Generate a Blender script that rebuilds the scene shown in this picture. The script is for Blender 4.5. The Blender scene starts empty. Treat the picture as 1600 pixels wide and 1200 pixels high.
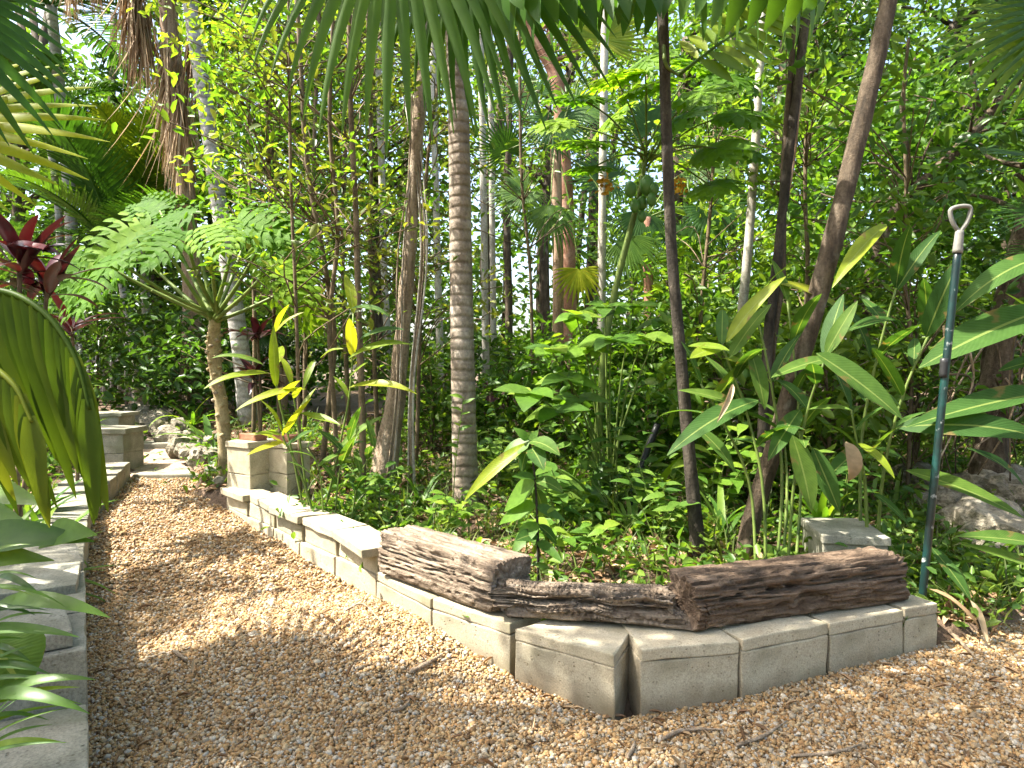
import bpy, math, random
import numpy as np
from mathutils import Vector, Matrix, noise

R = math.radians
rng = np.random.default_rng(11)
random.seed(11)
scene = bpy.context.scene
col = scene.collection

# ------------------------------------------------------------------ camera
FPX, HZY, CH = 1070.0, 575.0, 1.2          # focal length in photo pixels, horizon row, eye height
PIT = math.atan((600 - HZY) / FPX)
cam_d = bpy.data.cameras.new("camera")
cam = bpy.data.objects.new("camera", cam_d)
col.objects.link(cam)
cam.location = (0, 0, CH)
cam.rotation_euler = (R(90) - PIT, 0, 0)
cam_d.sensor_width = 36
cam_d.lens = FPX / 1600 * 36
cam_d.clip_start = 0.05
cam_d.clip_end = 600
scene.camera = cam

# ------------------------------------------------------------------ sky, sun, exposure
SUN_EL, SUN_AZ = R(57), R(-95)             # azimuth measured from +Y (view direction) towards +X
world = bpy.data.worlds.new("World")
scene.world = world
world.use_nodes = True
wn = world.node_tree
bg = wn.nodes["Background"]
sky = wn.nodes.new("ShaderNodeTexSky")
sky.sky_type = 'NISHITA'
sky.sun_disc = False
sky.sun_elevation = SUN_EL
sky.sun_rotation = SUN_AZ
sky.air_density = 1.0
sky.dust_density = 4.0
sky.ozone_density = 0.7
wn.links.new(sky.outputs[0], bg.inputs[0])
bg.inputs[1].default_value = 0.15
sun_d = bpy.data.lights.new("sun", 'SUN')
sun_d.energy = 5.0
sun_d.angle = R(0.55)
sun_d.color = (1.0, 0.95, 0.85)
sun = bpy.data.objects.new("sun", sun_d)
col.objects.link(sun)
SDIR = Vector((math.sin(SUN_AZ) * math.cos(SUN_EL), math.cos(SUN_AZ) * math.cos(SUN_EL), math.sin(SUN_EL)))
sun.rotation_euler = SDIR.to_track_quat('Z', 'Y').to_euler()
sun.location = SDIR * 30
vs = scene.view_settings
vs.view_transform = 'Standard'
vs.look = 'None'
vs.exposure = 2.0
vs.gamma = 1.0
cy = scene.cycles
cy.max_bounces = 8
cy.diffuse_bounces = 6
cy.glossy_bounces = 2
cy.transmission_bounces = 4
cy.transparent_max_bounces = 4
cy.caustics_reflective = False
cy.caustics_refractive = False
cy.use_denoising = True
cy.use_adaptive_sampling = True
cy.adaptive_threshold = 0.02
cy.sample_clamp_indirect = 6.0

# ------------------------------------------------------------------ pixel helpers (photo is 1600x1200)
_f = Vector((0, math.cos(PIT), -math.sin(PIT)))
_u = Vector((0, math.sin(PIT), math.cos(PIT)))
def ray(px, py):
    return _f + Vector((1, 0, 0)) * ((px - 800) / FPX) + _u * ((600 - py) / FPX)
def P(px, py, Y):
    d = ray(px, py)
    return Vector((0, 0, CH)) + d * (Y / d.y)
def PX(px, Y):                                      # x coordinate only
    return (px - 800) / FPX * Y
# ------------------------------------------------------------------ materials
MAT = {}
def nmat(name):
    m = bpy.data.materials.new(name)
    m.use_nodes = True
    nt = m.node_tree
    for n in list(nt.nodes):
        nt.nodes.remove(n)
    out = nt.nodes.new("ShaderNodeOutputMaterial")
    MAT[name] = m
    return m, nt, out
def N(nt, t, **kw):
    n = nt.nodes.new(t)
    for k, v in kw.items():
        if k.startswith("i_"):
            n.inputs[k[2:].replace("_", " ")].default_value = v
        else:
            setattr(n, k, v)
    return n
def ramp(nt, stops, fac):
    r = nt.nodes.new("ShaderNodeValToRGB")
    el = r.color_ramp.elements
    while len(el) < len(stops):
        el.new(0.5)
    for e, (p, c) in zip(el, stops):
        e.position = p
        e.color = (*c, 1)
    nt.links.new(fac, r.inputs[0])
    return r.outputs[0]
def math_n(nt, op, a, b=None, c=None):
    n = nt.nodes.new("ShaderNodeMath")
    n.operation = op
    for k, v in enumerate((a, b, c)):
        if v is None: continue
        if isinstance(v, (int, float)): n.inputs[k].default_value = v
        else: nt.links.new(v, n.inputs[k])
    return n.outputs[0]
def mixc(nt, mode, fac, a, b):
    n = nt.nodes.new("ShaderNodeMixRGB")
    n.blend_type = mode
    for k, v in enumerate((fac, a, b)):
        if isinstance(v, (int, float)): n.inputs[k].default_value = v
        elif isinstance(v, tuple): n.inputs[k].default_value = (*v, 1)
        else: nt.links.new(v, n.inputs[k])
    return n.outputs[0]

def leaf_mat(name, stops, trans=0.42, rough=0.42, tint=(1.5, 1.5, 0.5), veins=False, spec=0.30):
    m, nt, out = nmat(name)
    L = nt.links.new
    at = N(nt, "ShaderNodeAttribute", attribute_name="lv")
    oi = N(nt, "ShaderNodeObjectInfo")
    f = math_n(nt, 'FRACT', math_n(nt, 'ADD', at.outputs["Fac"], math_n(nt, 'MULTIPLY', oi.outputs["Random"], 0.999)))
    # a triangular fold keeps neighbouring values continuous
    f = math_n(nt, 'PINGPONG', math_n(nt, 'MULTIPLY', f, 2.0), 1.0)
    c = ramp(nt, stops, f)
    tc = N(nt, "ShaderNodeTexCoord")
    nz = N(nt, "ShaderNodeTexNoise", i_Scale=9.0, i_Detail=3.0)
    L(tc.outputs["Object"], nz.inputs["Vector"])
    c = mixc(nt, 'MULTIPLY', 0.5, c, ramp(nt, [(0.3, (0.6, 0.65, 0.55)), (0.7, (1.25, 1.2, 1.1))], nz.outputs[0]))
    pr = N(nt, "ShaderNodeBsdfPrincipled", i_Roughness=rough)
    pr.inputs["Specular IOR Level"].default_value = spec
    tr = N(nt, "ShaderNodeBsdfTranslucent")
    if veins:
        uv = N(nt, "ShaderNodeAttribute", attribute_name="luv")
        sp = N(nt, "ShaderNodeSeparateXYZ")
        L(uv.outputs["Vector"], sp.inputs[0])
        av = math_n(nt, 'ABSOLUTE', sp.outputs[1])
        rib = math_n(nt, 'LESS_THAN', av, 0.07)
        c = mixc(nt, 'MIX', math_n(nt, 'MULTIPLY', rib, 0.55), c, (0.30, 0.36, 0.10))
        ph = math_n(nt, 'SUBTRACT', math_n(nt, 'MULTIPLY', sp.outputs[0], 150.0), math_n(nt, 'MULTIPLY', av, 26.0))
        sv = math_n(nt, 'SINE', ph)
        bp = N(nt, "ShaderNodeBump", i_Strength=0.16, i_Distance=0.003)
        L(sv, bp.inputs["Height"])
        L(bp.outputs[0], pr.inputs["Normal"])
        c = mixc(nt, 'MULTIPLY', 0.10, c, ramp(nt, [(0.0, (0.65, 0.65, 0.65)), (1.0, (1.2, 1.2, 1.2))], math_n(nt, 'MULTIPLY_ADD', sv, 0.5, 0.5)))
        nb = N(nt, "ShaderNodeTexNoise", i_Scale=4.0, i_Detail=5.0)         # browned spots and edges
        L(tc.outputs["Object"], nb.inputs["Vector"])
        edge = math_n(nt, 'MULTIPLY_ADD', math_n(nt, 'POWER', av, 6.0), 0.12, nb.outputs[0])
        c = mixc(nt, 'MIX', ramp(nt, [(0.68, (0, 0, 0)), (0.74, (.8, .8, .8))], edge), c, (0.20, 0.13, 0.05))
    L(c, pr.inputs["Base Color"])
    L(mixc(nt, 'MULTIPLY', 1.0, c, tint), tr.inputs[0])
    mx = N(nt, "ShaderNodeMixShader")
    mx.inputs[0].default_value = trans
    L(pr.outputs[0], mx.inputs[1]); L(tr.outputs[0], mx.inputs[2]); L(mx.outputs[0], out.inputs[0])
    return m

def solid_mat(name, stops, scale=8.0, stretch=(1, 1, 1), rough=0.85, bump=0.4, dist=0.01, detail=6.0, fine=0, coord="Object", rnd=0.0, rings=0, spec=0.25, patches=None, pores=0):
    """noise coloured solid surface with relief"""
    m, nt, out = nmat(name)
    L = nt.links.new
    tc = N(nt, "ShaderNodeTexCoord")
    mp = N(nt, "ShaderNodeMapping")
    mp.inputs["Scale"].default_value = stretch
    L(tc.outputs[coord], mp.inputs[0])
    nz = N(nt, "ShaderNodeTexNoise", i_Scale=scale, i_Detail=detail, i_Roughness=0.62)
    L(mp.outputs[0], nz.inputs["Vector"])
    c = ramp(nt, stops, nz.outputs[0])
    h = nz.outputs[0]
    if fine:
        n2 = N(nt, "ShaderNodeTexNoise", i_Scale=fine, i_Detail=4.0, i_Roughness=0.7)
        L(tc.outputs[coord], n2.inputs["Vector"])
        c = mixc(nt, 'MULTIPLY', 0.75, c, ramp(nt, [(0.32, (0.55, 0.55, 0.55)), (0.5, (1, 1, 1)), (0.68, (1.3, 1.3, 1.3))], n2.outputs[0]))
        h = math_n(nt, 'MULTIPLY_ADD', n2.outputs[0], 0.6, h)
    if rings:
        sp = N(nt, "ShaderNodeSeparateXYZ")
        L(tc.outputs["Object"], sp.inputs[0])
        n3 = N(nt, "ShaderNodeTexNoise", i_Scale=3.0, i_Detail=2.0)
        L(tc.outputs["Object"], n3.inputs["Vector"])
        ph = math_n(nt, 'MULTIPLY_ADD', sp.outputs[2], rings * 6.283, math_n(nt, 'MULTIPLY', n3.outputs[0], 5.0))
        s = math_n(nt, 'POWER', math_n(nt, 'MULTIPLY_ADD', math_n(nt, 'SINE', ph), 0.5, 0.5), 3.0)
        c = mixc(nt, 'MULTIPLY', math_n(nt, 'MULTIPLY', math_n(nt, 'MULTIPLY', s, 0.9), n3.outputs[0]), c, (0.45, 0.42, 0.38))
        h = math_n(nt, 'MULTIPLY_ADD', s, -0.8, h)
    if patches:
        n4 = N(nt, "ShaderNodeTexNoise", i_Scale=patches[0], i_Detail=4.0)
        L(tc.outputs[coord], n4.inputs["Vector"])
        c = mixc(nt, 'MIX', ramp(nt, [(patches[1], (0, 0, 0)), (patches[1] + 0.12, (patches[3],) * 3)], n4.outputs[0]), c, patches[2])
    if pores:
        vo = N(nt, "ShaderNodeTexVoronoi", i_Scale=pores)
        L(tc.outputs[coord], vo.inputs["Vector"])
        pit = ramp(nt, [(0.10, (1, 1, 1)), (0.26, (0, 0, 0))], vo.outputs["Distance"])
        n5 = N(nt, "ShaderNodeTexNoise", i_Scale=14.0, i_Detail=3.0)
        L(tc.outputs[coord], n5.inputs["Vector"])
        pit = math_n(nt, 'MULTIPLY', pit, ramp(nt, [(0.45, (0, 0, 0)), (0.6, (1, 1, 1))], n5.outputs[0]))
        c = mixc(nt, 'MULTIPLY', math_n(nt, 'MULTIPLY', pit, 0.75), c, (0.4, 0.36, 0.3))
        h = math_n(nt, 'MULTIPLY_ADD', pit, -1.5, h)
        geo = N(nt, "ShaderNodeNewGeometry")                 # soil splashed up the foot of the wall
        sz = N(nt, "ShaderNodeSeparateXYZ"); L(geo.outputs["Position"], sz.inputs[0])
        n6 = N(nt, "ShaderNodeTexNoise", i_Scale=9.0, i_Detail=5.0); L(geo.outputs["Position"], n6.inputs["Vector"])
        spl = math_n(nt, 'SUBTRACT', math_n(nt, 'MULTIPLY', n6.outputs[0], 0.16), sz.outputs[2])
        c = mixc(nt, 'MIX', ramp(nt, [(0.0, (0, 0, 0)), (0.07, (.6, .6, .6))], spl), c, (0.15, 0.105, 0.06))
    if rnd:
        oi = N(nt, "ShaderNodeObjectInfo")
        c = mixc(nt, 'MULTIPLY', 1.0, c, ramp(nt, [(0, (1 - rnd,) * 3), (1, (1 + rnd, 1 + rnd * 0.95, 1 + rnd * 0.85))], oi.outputs["Random"]))
    pr = N(nt, "ShaderNodeBsdfPrincipled", i_Roughness=rough)
    pr.inputs["Specular IOR Level"].default_value = spec
    L(c, pr.inputs["Base Color"])
    bp = N(nt, "ShaderNodeBump", i_Strength=bump, i_Distance=dist)
    L(h, bp.inputs["Height"]); L(bp.outputs[0], pr.inputs["Normal"])
    L(pr.outputs[0], out.inputs[0])
    return m

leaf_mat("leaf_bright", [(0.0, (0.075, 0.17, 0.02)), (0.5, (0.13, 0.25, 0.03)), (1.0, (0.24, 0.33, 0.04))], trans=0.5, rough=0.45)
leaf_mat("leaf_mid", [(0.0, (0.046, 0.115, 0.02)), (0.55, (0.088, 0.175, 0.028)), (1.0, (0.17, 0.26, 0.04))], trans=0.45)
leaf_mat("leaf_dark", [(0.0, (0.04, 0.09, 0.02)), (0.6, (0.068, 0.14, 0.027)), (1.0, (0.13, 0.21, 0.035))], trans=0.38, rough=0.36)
leaf_mat("leaf_split", [(0.0, (0.06, 0.15, 0.015)), (0.55, (0.11, 0.23, 0.02)), (1.0, (0.20, 0.32, 0.03))], trans=0.5, rough=0.6, spec=0.1)
leaf_mat("leaf_papaya", [(0.0, (0.09, 0.20, 0.02)), (0.55, (0.15, 0.28, 0.025)), (1.0, (0.24, 0.36, 0.03))], trans=0.58, rough=0.5, spec=0.2)
leaf_mat("leaf_olive", [(0.0, (0.06, 0.085, 0.02)), (0.6, (0.11, 0.15, 0.03)), (1.0, (0.22, 0.23, 0.05))], trans=0.42)
leaf_mat("leaf_big", [(0.0, (0.035, 0.09, 0.02)), (0.55, (0.06, 0.13, 0.025)), (1.0, (0.11, 0.185, 0.03))], trans=0.42, rough=0.56, veins=True, spec=0.16)
leaf_mat("leaf_big_yellow", [(0.0, (0.15, 0.23, 0.02)), (0.5, (0.24, 0.30, 0.02)), (1.0, (0.34, 0.34, 0.03))], trans=0.46, rough=0.38, veins=True)
leaf_mat("palm_leaf", [(0.0, (0.03, 0.085, 0.012)), (0.6, (0.05, 0.12, 0.016)), (1.0, (0.085, 0.165, 0.02))], trans=0.42, rough=0.42)
leaf_mat("palm_leaf_soft", [(0.0, (0.06, 0.11, 0.012)), (0.5, (0.10, 0.155, 0.016)), (1.0, (0.17, 0.20, 0.02))], trans=0.5, rough=0.5, spec=0.15)
leaf_mat("palm_leaf_bright", [(0.0, (0.07, 0.14, 0.016)), (0.5, (0.13, 0.21, 0.02)), (1.0, (0.24, 0.28, 0.025))], trans=0.48, rough=0.42)
leaf_mat("palm_leaf_yellow", [(0.0, (0.20, 0.28, 0.015)), (0.5, (0.33, 0.38, 0.02)), (1.0, (0.44, 0.40, 0.025))], trans=0.5, rough=0.45)
leaf_mat("leaf_red", [(0.0, (0.022, 0.010, 0.015)), (0.6, (0.042, 0.012, 0.018)), (1.0, (0.09, 0.018, 0.018))], trans=0.15, rough=0.32, tint=(1.6, 0.6, 0.5))
leaf_mat("leaf_dry", [(0.0, (0.20, 0.12, 0.06)), (0.5, (0.33, 0.22, 0.12)), (1.0, (0.50, 0.38, 0.24))], trans=0.2, rough=0.7, tint=(1.2, 1.0, 0.8))
leaf_mat("litter", [(0.0, (0.10, 0.055, 0.03)), (0.5, (0.22, 0.13, 0.07)), (1.0, (0.42, 0.30, 0.18))], trans=0.1, rough=0.8, tint=(1.2, 1.0, 0.8))
leaf_mat("flower_red", [(0.0, (0.6, 0.07, 0.02)), (1.0, (0.75, 0.20, 0.03))], trans=0.3, tint=(1.2, .8, .6))
leaf_mat("dry_blossom", [(0.0, (0.45, 0.22, 0.03)), (1.0, (0.70, 0.42, 0.06))], trans=0.3, tint=(1.2, 1.0, .6))

solid_mat("soil", [(0.3, (0.07, 0.045, 0.028)), (0.55, (0.15, 0.10, 0.065)), (0.75, (0.26, 0.19, 0.13))], scale=3.0, fine=60, bump=0.8, dist=0.03)
solid_mat("gravel_bed", [(0.3, (0.10, 0.06, 0.03)), (0.5, (0.20, 0.125, 0.065)), (0.7, (0.32, 0.22, 0.125))], scale=90.0, bump=0.9, dist=0.01, detail=4)
solid_mat("path_dirt", [(0.3, (0.20, 0.145, 0.10)), (0.5, (0.33, 0.25, 0.18)), (0.72, (0.46, 0.37, 0.28))], scale=14.0, fine=90, bump=0.7, dist=0.012)
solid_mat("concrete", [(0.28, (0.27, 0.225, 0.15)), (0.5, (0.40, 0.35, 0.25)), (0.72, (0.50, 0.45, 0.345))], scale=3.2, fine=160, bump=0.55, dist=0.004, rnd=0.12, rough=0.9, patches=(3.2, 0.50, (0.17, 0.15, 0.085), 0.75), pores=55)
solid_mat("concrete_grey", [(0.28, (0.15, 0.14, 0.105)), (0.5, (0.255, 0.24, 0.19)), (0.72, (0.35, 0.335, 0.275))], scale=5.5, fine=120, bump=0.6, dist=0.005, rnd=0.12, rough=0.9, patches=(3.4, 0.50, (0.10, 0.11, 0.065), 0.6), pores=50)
solid_mat("limestone", [(0.28, (0.09, 0.08, 0.055)), (0.5, (0.24, 0.21, 0.155)), (0.7, (0.42, 0.38, 0.30))], scale=7.0, fine=45, bump=1.0, dist=0.04, rnd=0.14, patches=(5, 0.58, (0.10, 0.11, 0.05), 0.6))
solid_mat("old_wood", [(0.25, (0.08, 0.056, 0.038)), (0.45, (0.19, 0.142, 0.10)), (0.6, (0.31, 0.245, 0.18)), (0.78, (0.42, 0.35, 0.27))], scale=4.0, stretch=(1.2, 10, 10), bump=0.9, dist=0.02, fine=70)
solid_mat("dark_wood", [(0.25, (0.05, 0.034, 0.022)), (0.45, (0.12, 0.08, 0.052)), (0.62, (0.21, 0.148, 0.10)), (0.8, (0.33, 0.25, 0.18))], scale=4.0, stretch=(1.2, 10, 10), bump=1.0, dist=0.02, fine=70)
solid_mat("brick_clay", [(0.3, (0.20, 0.085, 0.05)), (0.6, (0.33, 0.15, 0.09)), (0.8, (0.42, 0.24, 0.16))], scale=9, fine=80)
solid_mat("palm_bark", [(0.3, (0.14, 0.105, 0.075)), (0.5, (0.26, 0.21, 0.16)), (0.72, (0.40, 0.35, 0.29))], scale=7, stretch=(1, 1, 0.6), fine=40, rings=13, bump=0.7, dist=0.012)
solid_mat("palm_bark_grey", [(0.3, (0.20, 0.185, 0.16)), (0.5, (0.34, 0.32, 0.29)), (0.72, (0.50, 0.48, 0.44))], scale=6, fine=40, rings=9, bump=0.6, dist=0.012)
solid_mat("bark_brown", [(0.3, (0.028, 0.020, 0.012)), (0.5, (0.075, 0.054, 0.034)), (0.72, (0.155, 0.12, 0.082))], scale=9, stretch=(2, 2, 0.5), fine=55, bump=0.9, dist=0.014, patches=(6, 0.62, (0.30, 0.28, 0.23), 0.5))
solid_mat("bark_dark", [(0.3, (0.016, 0.013, 0.009)), (0.5, (0.040, 0.032, 0.023)), (0.74, (0.11, 0.09, 0.068))], scale=9, stretch=(2, 2, 0.6), fine=55, bump=0.9, dist=0.012)
solid_mat("bark_tan", [(0.3, (0.16, 0.11, 0.07)), (0.5, (0.29, 0.22, 0.15)), (0.72, (0.45, 0.37, 0.28))], scale=8, stretch=(2, 2, 0.35), fine=50, bump=1.0, dist=0.016)
solid_mat("bark_pale", [(0.3, (0.24, 0.21, 0.17)), (0.5, (0.40, 0.37, 0.31)), (0.72, (0.56, 0.53, 0.46))], scale=7, stretch=(1.5, 1.5, 0.7), fine=50, bump=0.6, dist=0.008, patches=(5, 0.6, (0.12, 0.13, 0.08), 0.6))
solid_mat("bark_red", [(0.3, (0.20, 0.085, 0.05)), (0.5, (0.34, 0.17, 0.11)), (0.72, (0.46, 0.30, 0.22))], scale=6, fine=40, bump=0.5, dist=0.008)
solid_mat("stem_green", [(0.3, (0.07, 0.11, 0.025)), (0.6, (0.14, 0.19, 0.04)), (0.8, (0.22, 0.25, 0.07))], scale=8, rough=0.5, bump=0.2)
solid_mat("stem_brown", [(0.3, (0.07, 0.05, 0.03)), (0.6, (0.17, 0.125, 0.075)), (0.8, (0.27, 0.21, 0.13))], scale=9, fine=50, bump=0.5)
solid_mat("selloum_bark", [(0.3, (0.20, 0.14, 0.07)), (0.5, (0.34, 0.26, 0.14)), (0.72, (0.48, 0.40, 0.25))], scale=9, fine=60, bump=0.6)
solid_mat("fibre", [(0.3, (0.16, 0.10, 0.06)), (0.5, (0.30, 0.20, 0.13)), (0.72, (0.46, 0.34, 0.25))], scale=10, stretch=(3, 3, 0.3), fine=60, bump=0.6)
solid_mat("papaya_skin", [(0.3, (0.06, 0.15, 0.03)), (0.6, (0.09, 0.21, 0.045)), (0.8, (0.14, 0.26, 0.06))], scale=6, rough=0.4, bump=0.1, spec=0.5)
solid_mat("pole_paint", [(0.38, (0.005, 0.009, 0.009)), (0.52, (0.006, 0.028, 0.025)), (0.66, (0.012, 0.11, 0.092))], scale=3, stretch=(1, 1, 1), rough=0.35, bump=0.15, spec=0.5, patches=(26, 0.63, (0.55, 0.58, 0.55), 0.9))
solid_mat("grey_plastic", [(0.3, (0.14, 0.135, 0.115)), (0.7, (0.25, 0.24, 0.21))], scale=20, rough=0.6, bump=0.2)
solid_mat("maroon", [(0.3, (0.085, 0.03, 0.035)), (0.7, (0.15, 0.06, 0.065))], scale=7, rough=0.6, bump=0.1)
solid_mat("black_plastic", [(0.3, (0.012, 0.012, 0.012)), (0.7, (0.03, 0.03, 0.03))], scale=7, rough=0.4, bump=0.1)
solid_mat("fence_wood", [(0.3, (0.17, 0.155, 0.135)), (0.6, (0.28, 0.26, 0.235)), (0.8, (0.38, 0.36, 0.33))], scale=7, stretch=(4, 4, 0.6), rough=0.9)
solid_mat("painted_wall", [(0.3, (0.62, 0.62, 0.60)), (0.7, (0.76, 0.76, 0.74))], scale=2, fine=40, rough=0.9, bump=0.2)

# pebbles take a colour each from the instance's own random value
m, nt, out = nmat("pebble")
oi = N(nt, "ShaderNodeObjectInfo")
c = ramp(nt, [(0.0, (0.129, 0.077, 0.034)), (0.16, (0.284, 0.159, 0.058)), (0.32, (0.387, 0.258, 0.116)), (0.48, (0.310, 0.185, 0.073)), (0.60, (0.430, 0.331, 0.189)),
              (0.74, (0.215, 0.159, 0.095)), (0.9, (0.482, 0.421, 0.318)), (1.0, (0.310, 0.297, 0.267))], oi.outputs["Random"])
tc = N(nt, "ShaderNodeTexCoord")
nz = N(nt, "ShaderNodeTexNoise", i_Scale=2.5, i_Detail=3.0)
nt.links.new(tc.outputs["Object"], nz.inputs["Vector"])
c = mixc(nt, 'MULTIPLY', 0.6, c, ramp(nt, [(0.3, (0.65, 0.6, 0.55)), (0.7, (1.25, 1.2, 1.15))], nz.outputs[0]))
pr = N(nt, "ShaderNodeBsdfPrincipled", i_Roughness=0.6)
pr.inputs["Specular IOR Level"].default_value = 0.35
nt.links.new(c, pr.inputs["Base Color"]); nt.links.new(pr.outputs[0], out.inputs[0])

# ------------------------------------------------------------------ mesh helpers
class MB:
    def __init__(self):
        self.V, self.Q, self.T, self.lv, self.uv, self.n = [], [], [], [], [], 0
    def add(self, V, faces, lv=0.0, uv=None):
        V = np.asarray(V, float).reshape(-1, 3)
        faces = np.asarray(faces, int)
        (self.Q if faces.shape[1] == 4 else self.T).append(faces + self.n)
        self.V.append(V)
        self.lv.append(np.broadcast_to(np.asarray(lv, float), (len(V),)).copy())
        self.uv.append(np.zeros((len(V), 3)) if uv is None else uv)
        self.n += len(V)
    def add2(self, V, quads, tris, lv=0.0):
        n0 = self.n
        self.add(V, quads, lv)
        self.T.append(np.asarray(tris, int) + n0)
    def mesh(self, name, mat, smooth=True, off=None):
        V = np.concatenate(self.V)
        if off is not None: V = V - np.array(off)
        Q = np.concatenate(self.Q) if self.Q else np.zeros((0, 4), int)
        T = np.concatenate(self.T) if self.T else np.zeros((0, 3), int)
        me = bpy.data.meshes.new(name)
        me.vertices.add(len(V)); me.vertices.foreach_set("co", V.astype(np.float32).ravel())
        nl = Q.size + T.size
        me.loops.add(nl)
        me.loops.foreach_set("vertex_index", np.concatenate([Q.ravel(), T.ravel()]).astype(np.int32))
        npoly = len(Q) + len(T)
        me.polygons.add(npoly)
        st = np.concatenate([np.arange(len(Q)) * 4, Q.size + np.arange(len(T)) * 3])
        me.polygons.foreach_set("loop_start", st.astype(np.int32))
        me.polygons.foreach_set("use_smooth", np.full(npoly, smooth))
        me.update(calc_edges=True)
        a = me.attributes.new("lv", 'FLOAT', 'POINT')
        a.data.foreach_set("value", np.concatenate(self.lv).astype(np.float32))
        if any(u.any() for u in self.uv):
            a = me.attributes.new("luv", 'FLOAT_VECTOR', 'POINT')
            a.data.foreach_set("vector", np.concatenate(self.uv).astype(np.float32).ravel())
        me.materials.append(MAT[mat])
        return me
    def build(self, name, mat, parent=None, smooth=True):
        off = parent.location if parent is not None else None
        if parent is not None and parent.parent is not None:
            off = parent.location + parent.parent.location
        o = bpy.data.objects.new(name, self.mesh(name, mat, smooth, off))
        col.objects.link(o)
        if parent is not None: o.parent = parent
        return o

def tag(o, label=None, cat=None, group=None, kind=None):
    if label: o["label"] = label
    if cat: o["category"] = cat
    if group: o["group"] = group
    if kind: o["kind"] = kind
    return o
def thing(name, label, cat, loc, group=None):
    o = bpy.data.objects.new(name, None)
    o.empty_display_size = 0.1
    col.objects.link(o)
    o.location = loc
    return tag(o, label, cat, group)

def catmull(pts, n):
    pts = [np.array(p, float) for p in pts]
    if len(pts) == 2:
        return np.array([pts[0] + (pts[1] - pts[0]) * t for t in np.linspace(0, 1, n)])
    pp = [2 * pts[0] - pts[1]] + pts + [2 * pts[-1] - pts[-2]]
    out = []
    for t in np.linspace(0, len(pts) - 1, n):
        i = min(int(t), len(pts) - 2); u = t - i
        a, b, c, d = pp[i:i + 4]
        out.append(0.5 * ((2 * b) + (c - a) * u + (2 * a - 5 * b + 4 * c - d) * u * u + (3 * b - a - 3 * c + d) * u ** 3))
    return np.array(out)

def tube(mb, pts, rad, sides=8, rough=0.0, lv=0.0, oval=1.0):
    pts = np.asarray(pts, float); n = len(pts)
    rad = np.interp(np.linspace(0, 1, n), np.linspace(0, 1, len(rad)), rad) if np.ndim(rad) else np.full(n, float(rad))
    tan = np.gradient(pts, axis=0)
    tan /= np.linalg.norm(tan, axis=1)[:, None] + 1e-9
    ref = np.array([1.0, 0, 0]) if abs(tan[0][0]) < 0.8 else np.array([0, 1.0, 0])
    u = ref - tan[0] * ref.dot(tan[0]); u /= np.linalg.norm(u)
    ang = np.linspace(0, 2 * np.pi, sides, endpoint=False)
    V = []
    for i in range(n):
        u = u - tan[i] * u.dot(tan[i]); u /= np.linalg.norm(u)
        v = np.cross(tan[i], u)
        r = rad[i] * (1 + (rng.normal(0, rough, sides) if rough else 0))
        V.append(pts[i] + (np.cos(ang) * r)[:, None] * u + (np.sin(ang) * r * oval)[:, None] * v)
    V = np.concatenate(V)
    i = np.arange(n - 1)[:, None] * sides; j = np.arange(sides)[None]
    j2 = (j + 1) % sides
    Fq = np.stack([i + j, i + j2, i + sides + j2, i + sides + j], -1).reshape(-1, 4)
    V = np.concatenate([V, pts[:1], pts[-1:]])
    jj = np.arange(sides)
    T = np.concatenate([np.stack([(jj + 1) % sides, jj, np.full(sides, n * sides)], 1),
                        np.stack([(n - 1) * sides + jj, (n - 1) * sides + (jj + 1) % sides, np.full(sides, n * sides + 1)], 1)])
    mb.add2(V, Fq, T, lv)

PROF = {
    'ginger': lambda t: np.sin(np.pi * np.clip(t, 0, 1) ** 0.8) ** 0.75,
    'ell': lambda t: np.sin(np.pi * np.clip(t, 0, 1) ** 0.9) ** 0.85,
    'ovate': lambda t: np.sin(np.pi * np.clip(t, 0, 1) ** 0.62) ** 0.85,
    'seg': lambda t: np.minimum(1, 0.35 + 2.2 * t) * np.clip(1 - t, 0, 1) ** 0.6,
    'strap': lambda t: np.minimum(1, 0.5 + 3 * t) * np.clip(1 - t ** 3, 0, 1),
    'fish': lambda t: np.minimum(1, 0.18 + 1.25 * t) * (1 - 0.75 * np.clip((t - 0.8) / 0.2, 0, 1)),
}
def blade(L, W, ns=8, droop=0.5, fold=0.25, prof='ell', wave=0.0, x0=0.0):
    """leaf along +X, flat in Y, bending towards -Z; returns V, F, uv"""
    t = np.linspace(0, 1, ns + 1)
    a = -droop * t ** 1.3
    dx = np.cos(a) * L / ns; dz = np.sin(a) * L / ns
    x = x0 + np.concatenate([[0], np.cumsum((dx[1:] + dx[:-1]) / 2)])
    z = np.concatenate([[0], np.cumsum((dz[1:] + dz[:-1]) / 2)])
    w = np.maximum(W * 0.5 * PROF[prof](t), W * 0.015)
    ph = rng.uniform(0, 6)
    wz = fold * w + wave * W * np.sin(t * 9 + ph) * np.sin(np.pi * t)
    wz2 = fold * w + wave * W * np.sin(t * 8 + ph + 2) * np.sin(np.pi * t)
    sa, ca = np.sin(a), np.cos(a)
    V = np.stack([np.stack([x - sa * wz, -w, z + ca * wz], 1), np.stack([x, 0 * w, z], 1), np.stack([x - sa * wz2, w, z + ca * wz2], 1)], 1).reshape(-1, 3)
    i = np.arange(ns)[:, None] * 3
    Fq = np.concatenate([i + np.array([[0, 1, 4, 3]]), i + np.array([[1, 2, 5, 4]])])
    uv = np.stack([np.repeat(t, 3), np.tile([-1, 0, 1], ns + 1), np.zeros(3 * (ns + 1))], 1)
    return V, Fq, uv

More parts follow.
